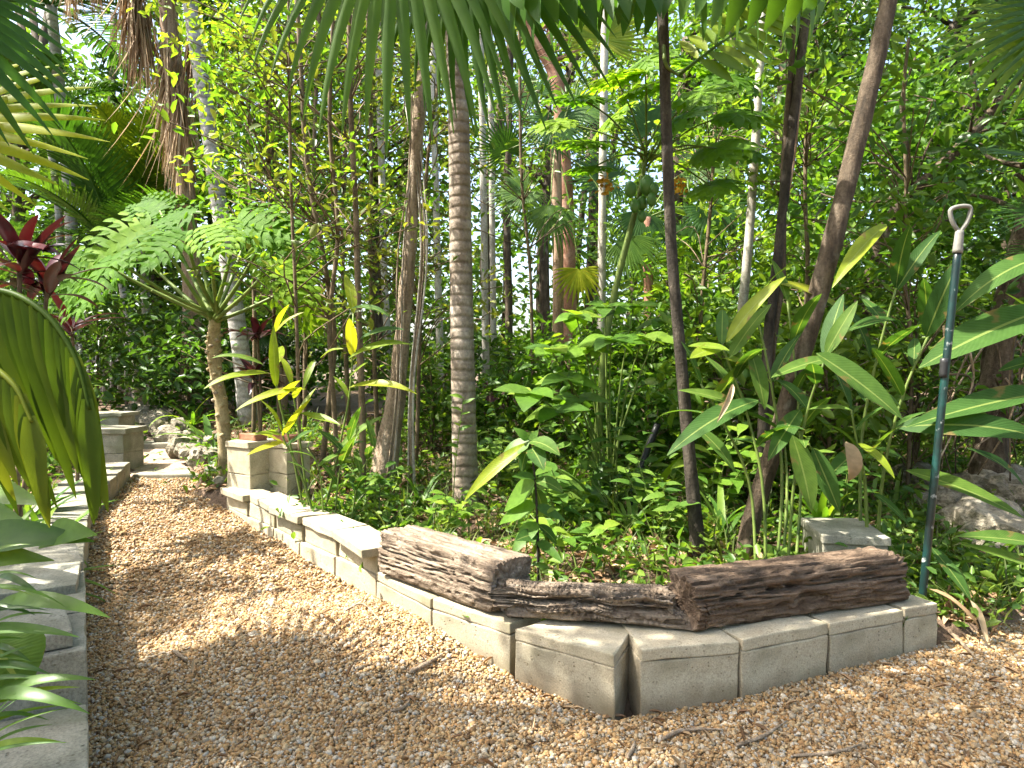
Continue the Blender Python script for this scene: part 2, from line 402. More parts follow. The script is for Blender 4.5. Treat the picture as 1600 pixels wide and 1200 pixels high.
def basis(d, up):
    d = Vector(d).normalized(); up = Vector(up)
    y = up.cross(d)
    if y.length < 1e-4: y = Vector((0, 1, 0)).cross(d)
    y.normalize()
    z = d.cross(y)
    return Matrix((d, y, z)).transposed()
def npb(d, up):
    return np.array(basis(d, up))

# ------------------------------------------------------------------ unit leaf meshes that many leaves share
LEAFMESH = {}
def leaf_kind(key, mat, n, W, ns, droops, fold, prof, wave=0.02):
    L = []
    for k in range(n):
        mb = MB()
        dr = random.uniform(*droops)
        V, Fq, uv = blade(1.0, W * random.uniform(0.88, 1.12), ns, dr, fold * random.uniform(0.6, 1.3), prof, wave)
        mb.add(V, Fq, k / n * 0.5, uv)
        me = mb.mesh(key, mat)
        L.append((me, Vector(V[-2])))
    LEAFMESH[key] = L
leaf_kind("ginger", "leaf_big", 6, 0.24, 12, (0.2, 1.2), 0.22, 'ginger', 0.03)
leaf_kind("ginger_bright", "leaf_big_yellow", 5, 0.22, 12, (0.2, 1.1), 0.25, 'ginger', 0.03)
leaf_kind("oval", "leaf_big", 5, 0.42, 9, (0.2, 0.9), 0.22, 'ell', 0.03)
leaf_kind("oval_bright", "leaf_bright", 5, 0.5, 8, (0.1, 0.7), 0.2, 'ovate', 0.03)
leaf_kind("oval_mid", "leaf_mid", 5, 0.45, 8, (0.1, 0.8), 0.2, 'ovate', 0.03)
leaf_kind("oval_dark", "leaf_dark", 4, 0.42, 8, (0.2, 0.9), 0.2, 'ovate', 0.03)
leaf_kind("strap", "leaf_mid", 6, 0.075, 9, (0.5, 2.0), 0.4, 'strap', 0.0)
leaf_kind("strap_bright", "leaf_bright", 5, 0.09, 9, (0.5, 1.9), 0.4, 'strap', 0.0)
leaf_kind("strap_dark", "leaf_dark", 5, 0.12, 9, (0.4, 1.6), 0.35, 'strap', 0.02)
leaf_kind("cordyline", "leaf_red", 5, 0.2, 9, (0.3, 1.2), 0.3, 'ginger', 0.03)
leaf_kind("dry", "leaf_dry", 5, 0.2, 9, (0.5, 2.2), 0.7, 'ginger', 0.08)

def put(parent, name, kind, p0, d, up, length, wid=1.0, k=None):
    me, tip = LEAFMESH[kind][random.randrange(len(LEAFMESH[kind])) if k is None else k % len(LEAFMESH[kind])]
    o = bpy.data.objects.new(name, me)
    col.objects.link(o); o.parent = parent
    M = Matrix.Translation(Vector(p0) - parent.location) @ (basis(d, up) @ Matrix.Diagonal((length, length * wid, length))).to_4x4()
    o.matrix_basis = M
    return o
def put_chord(parent, name, kind, p0, p1, up, wid=1.0, k=None):
    """place a leaf so that its base is p0 and its tip p1"""
    kk = random.randrange(len(LEAFMESH[kind])) if k is None else k % len(LEAFMESH[kind])
    me, tip = LEAFMESH[kind][kk]
    p0, p1 = Vector(p0), Vector(p1)
    d = p1 - p0
    B = basis(d, up)
    b = math.atan2(tip.z, tip.x)
    s = d.length / tip.length
    Rm = B @ Matrix.Rotation(b, 3, 'Y') @ Matrix.Diagonal((s, s * wid, s))
    o = bpy.data.objects.new(name, me)
    col.objects.link(o); o.parent = parent
    o.matrix_basis = Matrix.Translation(p0 - parent.location) @ Rm.to_4x4()
    return o

# ------------------------------------------------------------------ ground heights
_gy = [-60, 1.5, 2.4, 5.5, 6.2, 9.0, 13.0, 60]
_gz = [0.0, 0.0, 0.0, 0.19, 0.24, 0.58, 0.66, 0.66]
RW = [(1.785, 2.85), (1.6, 2.78), (1.22, 2.62), (.826, 2.455), (.444, 2.378), (.36, 2.335), (.007, 2.58), (0, 2.62), (-.34, 2.91), (-.657, 3.31),
      (-.948, 3.65), (-1.226, 3.95), (-1.497, 4.305), (-1.80, 4.65), (-2.08, 4.976)]
LW = [(-.62, 1.0), (-1.28, 2.04), (-1.62, 2.58), (-2.2, 3.5), (-2.87, 4.65), (-3.38, 6.05)]
PATH = np.array(LW + [(-2.78, 6.05), (-2.48, 5.45), (-2.12, 5.0)] + RW[::-1] + [(2.3, 3.15), (3.2, 3.5), (5.5, 3.8), (6, -3), (-.62, -3)])
def inside(poly, x, y):
    x = np.asarray(x, float); y = np.asarray(y, float)
    c = np.zeros(x.shape, bool)
    n = len(poly)
    for i in range(n):
        x1, y1 = poly[i]; x2, y2 = poly[(i + 1) % n]
        if y1 == y2: continue
        hit = ((y1 > y) != (y2 > y)) & (x < (x2 - x1) * (y - y1) / (y2 - y1) + x1)
        c ^= hit
    return c
def gz(x, y):
    return np.interp(y, _gy, _gz)
def bumps(x, y):
    return 0.012 * np.sin(x * 3.1 + 1.3 * y) + 0.010 * np.sin(y * 4.3 - x * 1.7 + 1) + 0.006 * np.sin(x * 8.3 + 2 * np.sin(y * 3.7))
def pathz(x, y):
    m = 0.045 * np.exp(-(((x + .55) / .5) ** 2 + ((y - 2.95) / .4) ** 2))        # the gravel heaps up along the wall
    return gz(x, y) + bumps(x, y) + m
def bedz(x, y):
    return gz(x, y) + 0.05 * (1 - np.clip((x - 1.7) / .3, 0, 1) * np.clip((4.4 - y) / .6, 0, 1)) + 1.5 * bumps(x * 0.7, y * 0.8) + 0.03 * np.sin(x * 1.1) * np.sin(y * 0.9)
def gp(px, py, z=None):
    """bed ground point seen at a pixel"""
    d = ray(px, py); c = Vector((0, 0, CH)); t = 1.0
    for t in np.arange(1.0, 30, 0.02):
        q = c + d * t
        if q.z <= float(bedz(q.x, q.y)): break
    return Vector((q.x, q.y, float(bedz(q.x, q.y))))
def gpp(px, py):
    d = ray(px, py); c = Vector((0, 0, CH))
    for t in np.arange(1.0, 30, 0.01):
        q = c + d * t
        if q.z <= float(pathz(q.x, q.y)): break
    return Vector((q.x, q.y, float(pathz(q.x, q.y))))
def onbed(x, y):
    return Vector((x, y, float(bedz(x, y))))

# ================================================================== SETTING
def axis(core, lim, step0):
    out = list(core); s = step0; v = core[-1]
    while v < lim:
        s *= 1.35; v += s; out.append(v)
    s = step0; v = core[0]; pre = []
    while v > -lim:
        s *= 1.35; v -= s; pre.append(v)
    return np.array(pre[::-1] + out)
def sheet(name, xs, ys, zf, mat, keep=None):
    X, Y = np.meshgrid(xs, ys)
    Z = zf(X, Y)
    nx, ny = len(xs), len(ys)
    i = np.arange(ny - 1)[:, None] * nx; j = np.arange(nx - 1)[None]
    Fq = np.stack([i + j, i + j + 1, i + nx + j + 1, i + nx + j], -1).reshape(-1, 4)
    V = np.stack([X, Y, Z], -1).reshape(-1, 3)
    if keep is not None:
        c = V[Fq].mean(1)
        Fq = Fq[keep(c[:, 0], c[:, 1])]
        used = np.unique(Fq); mp = np.zeros(len(V), int); mp[used] = np.arange(len(used))
        V, Fq = V[used], mp[Fq]
    mb = MB(); mb.add(V, Fq)
    o = mb.build(name, mat)
    tag(o, kind="structure")
    return o
FARPATH = np.array([(-3.36, 6.0), (-3.9, 7.0), (-4.75, 8.4), (-5.8, 9.6), (-5.2, 10.0), (-4.1, 8.7), (-3.3, 7.2), (-2.8, 6.0)])
def near_line(w, X, Y):
    d = np.full(X.shape, 99.0)
    for (ax_, ay_), (bx_, by_) in zip(w[:-1], w[1:]):
        t = np.clip(((X - ax_) * (bx_ - ax_) + (Y - ay_) * (by_ - ay_)) / ((bx_ - ax_) ** 2 + (by_ - ay_) ** 2), 0, 1)
        d = np.minimum(d, np.hypot(X - ax_ - t * (bx_ - ax_), Y - ay_ - t * (by_ - ay_)))
    return d
def zground(X, Y):
    ins = inside(PATH, X, Y) | (near_line(RW, X, Y) < 0.14) | (near_line(LW, X, Y) < 0.16)
    fp = inside(FARPATH, X, Y)
    return np.where(ins, pathz(X, Y) - 0.03, np.where(fp, gz(X, Y) - 0.03, bedz(X, Y)))
g = sheet("ground", axis(np.linspace(-8, 8, 201), 160, 0.08), axis(np.linspace(-1, 15, 201), 160, 0.08), zground, "soil")
g["label"] = "brown garden soil under the planting"
g = sheet("gravel_path", np.linspace(-3.5, 6, 191), np.linspace(-3, 6.1, 183), pathz, "gravel_bed", lambda x, y: inside(PATH, x, y))
g = sheet("garden_path", np.linspace(-6, -2.6, 69), np.linspace(5.95, 10.1, 84), lambda x, y: gz(x, y) + 0.4 * bumps(x, y), "path_dirt", lambda x, y: inside(FARPATH, x, y))

# ---- pebbles of the gravel path: instances on points, too many to count
def rock_verts(n_sub, amp, freq, seed, sq=(1, 1, 1)):
    import bmesh
    bm = bmesh.new()
    bmesh.ops.create_icosphere(bm, subdivisions=n_sub, radius=1.0)
    V = np.array([v.co[:] for v in bm.verts]); Fq = np.array([[v.index for v in f.verts] for f in bm.faces])
    bm.free()
    out = []
    for v in V:
        q = Vector(v) * freq + Vector((seed * 7.1, seed * 3.3, seed))
        k = 1 + amp * noise.noise(q) + amp * 0.5 * noise.noise(q * 2.3) + amp * 0.35 * noise.noise(q * 5.1)
        out.append(v * k)
    return np.array(out) * np.array(sq), Fq
pebs = []
for k in range(6):
    V, Fq = rock_verts(1, 0.35, 0.9, k + 1, (1, random.uniform(.65, .9), random.uniform(.5, .7)))
    mb = MB(); mb.add(V, Fq)
    pebs.append(bpy.data.objects.new("pebble_shape", mb.mesh("pebble_shape", "pebble")))
def scatter_path(n, ymin, ymax):
    x = rng.uniform(-3.5, 3.4, n * 3); y = rng.uniform(ymin, ymax, n * 3)
    k = inside(PATH, x, y) & (np.abs(x) < 0.80 * y + 0.5)
    return x[k][:n], y[k][:n]
x1, y1 = scatter_path(150000, 1.6, 3.4)
x2, y2 = scatter_path(38000, 3.4, 6.05)
PXs = np.concatenate([x1, x2]); PYs = np.concatenate([y1, y2]); n = len(PXs)
s = np.concatenate([rng.gamma(5, 0.0060 / 5, len(x1)), rng.gamma(5, 0.0078 / 5, len(x2))])
s = np.clip(s, 0.0025, 0.016)
mb = MB()
mb.V = [np.stack([PXs, PYs, pathz(PXs, PYs) + rng.uniform(-0.002, 0.010, n)], 1)]; mb.lv = [np.zeros(n)]; mb.uv = [np.zeros((n, 3))]; mb.n = n
me = mb.mesh("pebbles", "pebble")
a = me.attributes.new("rot", 'FLOAT_VECTOR', 'POINT'); a.data.foreach_set("vector", np.stack([rng.normal(0, .45, n), rng.normal(0, .45, n), rng.uniform(0, 6.28, n)], 1).astype(np.float32).ravel())
a = me.attributes.new("scl", 'FLOAT', 'POINT'); a.data.foreach_set("value", s.astype(np.float32))
a = me.attributes.new("pick", 'INT', 'POINT'); a.data.foreach_set("value", rng.integers(0, 6, n).astype(np.int32))
gravel = bpy.data.objects.new("pebbles", me); col.objects.link(gravel)
tag(gravel, "golden brown pea gravel spread over the path", "gravel", kind="stuff")
ng = bpy.data.node_groups.new("pebble_scatter", 'GeometryNodeTree')
ng.interface.new_socket("Geometry", in_out='INPUT', socket_type='NodeSocketGeometry')
ng.interface.new_socket("Geometry", in_out='OUTPUT', socket_type='NodeSocketGeometry')
gi = ng.nodes.new("NodeGroupInput"); go = ng.nodes.new("NodeGroupOutput")
m2p = ng.nodes.new("GeometryNodeMeshToPoints")
iop = ng.nodes.new("GeometryNodeInstanceOnPoints")
jn = ng.nodes.new("GeometryNodeJoinGeometry")
for pob in pebs:
    oi = ng.nodes.new("GeometryNodeObjectInfo"); oi.inputs["Object"].default_value = pob
    g2i = ng.nodes.new("GeometryNodeGeometryToInstance")
    ng.links.new(oi.outputs["Geometry"], g2i.inputs[0]); ng.links.new(g2i.outputs[0], jn.inputs[0])
def nattr(nm, ty):
    q = ng.nodes.new("GeometryNodeInputNamedAttribute"); q.data_type = ty; q.inputs["Name"].default_value = nm
    return q.outputs[0]
ng.links.new(gi.outputs[0], m2p.inputs[0]); ng.links.new(m2p.outputs[0], iop.inputs["Points"])
ng.links.new(jn.outputs[0], iop.inputs["Instance"])
iop.inputs["Pick Instance"].default_value = True
ng.links.new(nattr("pick", 'INT'), iop.inputs["Instance Index"])
e2r = ng.nodes.new("FunctionNodeEulerToRotation"); ng.links.new(nattr("rot", 'FLOAT_VECTOR'), e2r.inputs[0])
ng.links.new(e2r.outputs[0], iop.inputs["Rotation"]); ng.links.new(nattr("scl", 'FLOAT'), iop.inputs["Scale"])
ng.links.new(iop.outputs[0], go.inputs[0])
gm = gravel.modifiers.new("scatter", 'NODES'); gm.node_group = ng

# ------------------------------------------------------------------ concrete blocks
import bmesh
def block_mesh(name, l, d, h, mat, bev=0.006, jit=0.003, seed=0, skew=(0, 0)):
    """x along the face (0..l), y into the wall (0..d), z up (0..h)"""
    bm = bmesh.new()
    bmesh.ops.create_cube(bm, size=1.0)
    for v in bm.verts:
        v.co = Vector(((v.co.x + .5) * l + (skew[0] if v.co.y > 0 and v.co.x < 0 else 0) + (skew[1] if v.co.y > 0 and v.co.x > 0 else 0), (v.co.y + .5) * d, (v.co.z + .5) * h))
    bmesh.ops.bevel(bm, geom=bm.edges[:], offset=bev, segments=2, profile=0.6, affect='EDGES')
    bmesh.ops.subdivide_edges(bm, edges=[e for e in bm.edges if e.calc_length() > 0.05], cuts=3, use_grid_fill=True)
    for v in bm.verts:
        q = v.co * 9 + Vector((seed * 3.7, seed * 1.9, seed))
        v.co += Vector((noise.noise(q), noise.noise(q + Vector((9, 3, 1))), noise.noise(q + Vector((2, 8, 5))))) * jit * 2
        if noise.noise(q * 2.1) > 0.42: v.co *= 0.994
    me = bpy.data.meshes.new(name)
    bm.to_mesh(me); bm.free()
    me.materials.append(MAT[mat])
    for p in me.polygons: p.use_smooth = False
    return me
_bs = [0]
def block(parent, name, a, b, z0, z1, depth, mat="concrete", out=0.0, gap=0.006, skew=(0, 0), tilt=(0, 0), bev=0.006):
    """a, b: the two ends of the front foot line; the body lies to the left of a->b"""
    a, b = Vector((a[0], a[1], 0)), Vector((b[0], b[1], 0))
    dx = (b - a); L = dx.length; dx.normalize()
    dy = Vector((-dx.y, dx.x, 0))
    _bs[0] += 1
    me = block_mesh(name, L - 2 * gap, depth, z1 - z0, mat, seed=_bs[0], skew=skew, bev=bev)
    o = bpy.data.objects.new(name, me); col.objects.link(o)
    o.parent = parent
    org = a + dx * gap - dy * out + Vector((0, 0, z0))
    o.matrix_basis = Matrix.Translation(org - parent.location) @ basis(dx, (0, 0, 1)).to_4x4() @ Matrix.Rotation(tilt[0], 4, 'X') @ Matrix.Rotation(tilt[1], 4, 'Y')
    return o
def turned(a, b, ang, grow=0.0, shift=(0, 0)):
    a, b = np.array(a), np.array(b)
    c = (a + b) / 2 + np.array(shift); d = (b - a) / 2 * (1 + grow)
    ca, sa = math.cos(ang), math.sin(ang)
    d = np.array([d[0] * ca - d[1] * sa, d[0] * sa + d[1] * ca])
    return tuple(c - d), tuple(c + d)
wall = thing("block_wall", "low pale concrete block wall curving round the planted bed under three old timbers", "wall", (RW[4][0], RW[4][1], 0))
for i in range(6):                      # front run, right of the gap wedge and the corner block
    if i == 4: continue
    b_, a_ = RW[i], RW[i + 1]
    z = 0.17 + random.uniform(-0.004, 0.004)
    dep = 0.30 if i == 5 else 0.27
    sk = (0.10, -0.06) if i == 5 else (0.02, -0.02)
    t = (0, random.uniform(-.012, .012))
    block(wall, "concrete_block", a_, b_, -0.06, z, dep, out=random.uniform(0, .008), skew=sk, tilt=t)
    block(wall, "cap_slab", a_, b_, z + 0.002, z + 0.047, dep, out=0.004 + random.uniform(-.003, .004), skew=sk, tilt=t)
for i in (7, 8):
    b_, a_ = RW[i], RW[i + 1]
    block(wall, "concrete_block", a_, b_, -0.05, 0.168, 0.2, out=random.uniform(0, .01), tilt=(0, random.uniform(-.01, .01)))
    block(wall, "cap_slab", a_, b_, 0.170, 0.213, 0.2, out=0.006)
for i in range(9, 14):
    b_, a_ = RW[i], RW[i + 1]
    block(wall, "concrete_block", a_, b_, -0.04, 0.188, 0.2, out=random.uniform(0, .012))
    a2, b2 = turned(a_, b_, random.uniform(-.035, .035))
    block(wall, "concrete_block", a2, b2, 0.190, 0.283, 0.2, out=random.uniform(-.02, .006), gap=.009)
for i, (an, ov, zz, sl) in enumerate([(-0.13, 0.045, .287, (0, 0)), (-0.05, 0.0, .288, (0, 0)), (.06, 0.03, .289, (0, 0)), (-0.06, 0.005, .289, (0, 0)), (.04, 0.04, .288, (0, 0))]):
    b_, a_ = RW[9 + i], RW[10 + i]
    a_, b_ = turned(a_, b_, an)
    block(wall, "cap_slab", a_, b_, zz, zz + 0.045, 0.205, out=ov, tilt=(random.uniform(-.02, .02), random.uniform(-.015, .015)), gap=.008)

pil = thing("block_pillar", "squat tan concrete block pillar at the path corner with old bricks on top", "pillar", (-2.08, 4.98, 0.15))
for k, (z0, z1) in enumerate([(0.05, 0.24), (0.242, 0.432), (0.434, 0.622), (0.624, 0.668)]):
    block(pil, "cap_slab" if k == 3 else "concrete_block", (-2.10, 5.02), (-1.86, 4.86), z0, z1, 0.30, out=0.012 if k == 3 else random.uniform(0, .006))
block(pil, "concrete_block", (-1.84, 5.04), (-1.60, 4.86), 0.05, 0.44, 0.2)
block(pil, "concrete_block", (-1.84, 5.04), (-1.60, 4.86), 0.442, 0.62, 0.2)
block(pil, "cap_slab", (-1.84, 5.04), (-1.58, 4.845), 0.622, 0.66, 0.22, out=.01)
def brick(label, a, b, z0, mat="brick_clay"):
    a_, b_ = Vector((*a, 0)), Vector((*b, 0))
    dx = (b_ - a_)
    o = bpy.data.objects.new("brick", block_mesh("brick", dx.length, 0.1, 0.045, mat, seed=_bs[0] + 30, bev=0.004, jit=0.003)); col.objects.link(o)
    o.matrix_basis = Matrix.Translation(a_ + Vector((0, 0, z0))) @ basis(dx, (0, 0, 1)).to_4x4()
    return tag(o, label, "brick", "old bricks on the block pillar")
brick("old reddish brick lying on top of the block pillar, nearer the path", (-2.03, 5.07), (-1.86, 4.95), 0.670)
brick("old reddish brick lying on the pillar's lower slab, farther from the path", (-1.78, 5.08), (-1.61, 4.955), 0.662)

lw = thing("block_wall", "grey concrete block wall stepping down along the shady left edge of the path", "wall", (*LW[1], 0))
def seg(a, b, t0, t1):
    a, b = np.array(a), np.array(b)
    return tuple(a + (b - a) * t0), tuple(a + (b - a) * t1)
def lblock(a, b, t0, t1, z0, z1, dep=0.42, **kw):
    p, q = seg(a, b, t0, t1)
    return block(lw, "concrete_block", p, q, z0, z1, dep, mat="concrete_grey", **kw)
def lcap(a, b, t0, t1, z0, z1, dep=0.40, ang=0, **kw):
    p, q = turned(*seg(a, b, t0, t1), ang)
    return block(lw, "cap_slab", p, q, z0, z1, dep, mat="concrete_grey", **kw)
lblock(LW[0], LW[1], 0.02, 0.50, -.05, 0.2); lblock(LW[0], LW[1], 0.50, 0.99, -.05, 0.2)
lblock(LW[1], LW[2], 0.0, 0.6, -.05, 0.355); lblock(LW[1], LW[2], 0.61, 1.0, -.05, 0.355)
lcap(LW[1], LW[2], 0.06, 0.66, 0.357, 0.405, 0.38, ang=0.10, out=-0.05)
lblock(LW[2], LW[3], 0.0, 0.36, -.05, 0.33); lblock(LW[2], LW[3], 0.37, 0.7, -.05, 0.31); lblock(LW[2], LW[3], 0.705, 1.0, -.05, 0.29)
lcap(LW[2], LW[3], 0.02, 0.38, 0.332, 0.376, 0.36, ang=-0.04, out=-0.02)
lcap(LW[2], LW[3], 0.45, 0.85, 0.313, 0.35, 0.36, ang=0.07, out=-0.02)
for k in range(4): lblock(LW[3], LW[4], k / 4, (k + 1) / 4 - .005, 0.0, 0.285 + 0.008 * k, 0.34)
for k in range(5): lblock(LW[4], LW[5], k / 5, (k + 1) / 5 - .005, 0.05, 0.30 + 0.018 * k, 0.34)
lp = thing("block_pillar", "weathered grey block pillar on the left where the path climbs", "pillar", (-3.75, 6.3, 0.25))
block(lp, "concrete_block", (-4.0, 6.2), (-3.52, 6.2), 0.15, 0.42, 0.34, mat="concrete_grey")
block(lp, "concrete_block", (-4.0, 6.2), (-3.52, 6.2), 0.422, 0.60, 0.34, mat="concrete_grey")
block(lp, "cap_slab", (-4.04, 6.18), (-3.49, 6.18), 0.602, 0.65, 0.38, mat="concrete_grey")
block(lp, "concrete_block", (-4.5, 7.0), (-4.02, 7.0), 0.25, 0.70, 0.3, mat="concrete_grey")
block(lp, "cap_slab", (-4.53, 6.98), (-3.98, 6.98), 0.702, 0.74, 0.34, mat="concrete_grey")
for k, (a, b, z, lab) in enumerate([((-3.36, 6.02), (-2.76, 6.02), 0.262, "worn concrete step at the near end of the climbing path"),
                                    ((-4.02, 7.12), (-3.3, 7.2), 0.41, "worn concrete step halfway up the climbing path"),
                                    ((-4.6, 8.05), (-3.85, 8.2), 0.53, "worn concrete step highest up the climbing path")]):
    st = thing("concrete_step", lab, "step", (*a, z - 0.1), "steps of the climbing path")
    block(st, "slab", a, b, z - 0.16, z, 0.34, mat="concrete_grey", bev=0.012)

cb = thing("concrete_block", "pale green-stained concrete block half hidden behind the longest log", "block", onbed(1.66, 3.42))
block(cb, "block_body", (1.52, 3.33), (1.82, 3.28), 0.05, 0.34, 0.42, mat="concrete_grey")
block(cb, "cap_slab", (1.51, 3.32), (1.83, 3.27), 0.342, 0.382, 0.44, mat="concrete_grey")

# ------------------------------------------------------------------ rocks
def rock(name, parent, c, s, seed, sub=3, rot=0.0, mat="limestone", amp=0.32):
    V, Fq = rock_verts(sub, amp, 1.3, seed, s)
    ca, sa = math.cos(rot), math.sin(rot)
    V = V @ np.array([[ca, sa, 0], [-sa, ca, 0], [0, 0, 1]]) + np.array(c)
    mb = MB(); mb.add(V, Fq)
    return mb.build(name, mat, parent, smooth=False)
rb = thing("rock_border", "border of rough pale limestone rocks along the climbing path", "rocks", (-3.0, 6.6, 0.3))
spots = [(340, 752, .11), (332, 735, .13), (322, 712, .16), (305, 712, .16), (290, 704, .18), (275, 697, .17), (262, 688, .17), (248, 680, .18), (300, 692, .16),
         (283, 683, .17), (236, 671, .18), (228, 662, .2), (262, 668, .18), (222, 655, .2), (212, 650, .2), (204, 645, .22), (240, 655, .2), (320, 695, .15), (232, 645, .2), (196, 642, .22)]
for k, (px, py, s) in enumerate(spots):
    s *= .72; q = gp(px + (16 if py < 690 else 6), py + 8)
    rock("stone", rb, (q.x, q.y, q.z + s * 0.3), (s * random.uniform(.8, 1.3), s * random.uniform(.8, 1.2), s * random.uniform(.65, 1.0)), k + 40, rot=random.uniform(0, 3))
for k, (px, py, s, lab) in enumerate([
        (1565, 868, .26, "low pitted limestone boulder at the right edge, nearest the wall end"),
        (1500, 815, .20, "small pale limestone boulder behind the green pole"),
        (1590, 800, .27, "large pitted limestone boulder under the drooping ginger leaves at right edge"),
        (1530, 785, .17, "rounded grey boulder at the foot of the rooty tree"),
        (1440, 760, .16, "small mossy boulder left of the green pole")]):
    q = gp(px, py)
    r_ = thing("boulder", lab, "boulder", (q.x, q.y, q.z), "limestone boulders at the right of the bed")
    rock("stone", r_, (q.x, q.y + s * .5, q.z + s * 0.35), (s * 1.25, s, s * .75), k + 80, sub=4, rot=random.uniform(0, 3))

# ------------------------------------------------------------------ weathered timbers
def log(label, p0, p1, w, h, mat, seed, amp=0.02, holes=(), taper=(1, 1), roll=0.0, sq=4.0, nL=120, nP=120, ragged=0.02, wear=0.8, flow=0.14, fine_checks=0.8):
    """p0, p1: centre of the underside at the two ends"""
    p0, p1 = Vector(p0), Vector(p1)
    L = (p1 - p0).length
    o = bpy.data.objects.new("weathered_log", None)
    V = []
    ths = np.linspace(0, 2 * math.pi, nP, endpoint=False)
    for i in range(nL + 1):
        t = i / nL
        k = taper[0] + (taper[1] - taper[0]) * t
        for j, th in enumerate(ths):
            c, s = math.cos(th), math.sin(th)
            rr = (abs(c) ** sq + abs(s) ** sq) ** (-1 / sq)
            y, z = c * rr * w / 2 * k, s * rr * h / 2 * k
            x = t * L
            q = Vector((x * 1.6, y * 6, z * 6)) + Vector((seed, seed * 2.3, 0))
            g = 0
            warp = 0.09 * noise.noise(Vector((x * 4, seed, 1))) + 0.06 * noise.noise(Vector((x * 9, seed + 3, y * 4)))
            arc = th * (w + h) / 4 * 1.9                       # distance round the section
            u = arc + warp * flow
            r1 = abs(noise.noise(Vector((x * 1.2, u * 30, seed))))
            r2 = abs(noise.noise(Vector((x * 2.6, u * 75, seed + 5))))
            r3 = noise.noise(Vector((x * 1.1, u * 16, seed + 11)))
            g -= amp * 2.4 * max(0, 0.10 - r1) / 0.10           # long checks along the grain
            g -= amp * fine_checks * max(0, 0.2 - r2) / 0.2
            g += amp * wear * r3 + amp * 0.8 * noise.noise(q * 1.1) + amp * 0.25 * noise.noise(Vector((x * 9, u * 120, seed)))
            for (hx, hth, hr, hd) in holes:
                dth = math.atan2(math.sin(th - hth), math.cos(th - hth)) * (h + w) / 4
                dd = ((x - hx) / (hr * 2.2)) ** 2 + (dth / hr) ** 2
                g -= hd * math.exp(-dd * dd)
            nrm = math.hypot(y, z)
            y2, z2 = y * (1 + g / nrm), z * (1 + g / nrm)
            if i in (0, nL):
                y2 *= 0.97; z2 *= 0.97
            xx = x + (ragged * noise.noise(Vector((y * 14, z * 14, seed + (0 if t < .5 else 9)))) if (t < .04 or t > .96) else 0)
            V.append((xx, y2, z2 + h / 2))
    n = len(V)
    V += [(0.012, 0, h / 2), (L - 0.012, 0, h / 2)]
    i = np.arange(nL)[:, None] * nP; j = np.arange(nP)[None]; j2 = (j + 1) % nP
    Fq = np.stack([i + j, i + j2, i + nP + j2, i + nP + j], -1).reshape(-1, 4)[:, ::-1]
    jj = np.arange(nP)
    mb = MB(); mb.add(np.array(V), Fq)
    V = np.array(V)
    for e, ring in ((0, V[:nP]), (1, V[nL * nP:nL * nP + nP])):        # cut faces with their own edges, roughened in rings
        cen = np.array([0.0 if e == 0 else L, 0, h / 2])
        rows = [ring]
        for f in (.8, .58, .36, .15):
            q = cen + (ring - cen) * f
            q[:, 0] += [(.012 if e == 0 else -.012) * (.5 + noise.noise(Vector((p[1] * 40, p[2] * 40, seed))) + .6 * noise.noise(Vector((p[1] * 110, p[2] * 110, seed)))) for p in q]
            rows.append(q)
        A = np.concatenate(rows + [cen[None]])
        qs = []
        for r_ in range(4):
            i0 = r_ * nP
            qs.append(np.stack([i0 + jj, i0 + (jj + 1) % nP, i0 + nP + (jj + 1) % nP, i0 + nP + jj], 1))
        T = np.stack([4 * nP + jj, 4 * nP + (jj + 1) % nP, np.full(nP, 5 * nP)], 1)
        mb.add2(A, np.concatenate(qs), T)
    me = mb.mesh("weathered_log", mat)
    o = bpy.data.objects.new("weathered_log", me); col.objects.link(o)
    o.matrix_basis = Matrix.Translation(p0) @ basis(p1 - p0, (0, 0, 1)).to_4x4() @ Matrix.Rotation(roll, 4, 'X')
    return tag(o, label, "log", "weathered timbers on the block wall")
log("thick squared grey-brown timber, sunlit, leftmost of three on the block wall", (-0.555, 3.315, 0.222), (0.0, 2.77, 0.222), 0.23, 0.205, "old_wood", 3.1, amp=0.012, ragged=.035, sq=12.0, wear=.5, fine_checks=.35, flow=.22)
log("thin hollowed splintered timber bridging the two thicker logs on the wall", (-0.04, 2.70, 0.225), (0.63, 2.60, 0.225), 0.19, 0.135, "old_wood", 8.7, amp=0.026,
    holes=[(.22, 2.75, .018, .05), (.34, 2.95, .02, .04), (.50, 3.35, .026, .07), (.60, 3.3, .026, .07), (.56, 2.6, .014, .05), (.40, 2.3, .016, .04), (.10, 3.5, .02, .04)], taper=(0.9, 0.95), sq=3.0, ragged=.12, wear=1.3, flow=.9)
log("longest dark brown timber with rot holes, rightmost of three on the wall", (0.645, 2.60, 0.222), (1.63, 2.94, 0.222), 0.20, 0.19, "dark_wood", 14.2, amp=0.014,
    holes=[(.46, 2.80, .016, .06), (.36, 2.85, .014, .05), (.52, 3.45, .026, .07), (.40, 3.60, .016, .05), (.58, 3.5, .02, .05)], sq=8.0, ragged=.04, wear=1.0)

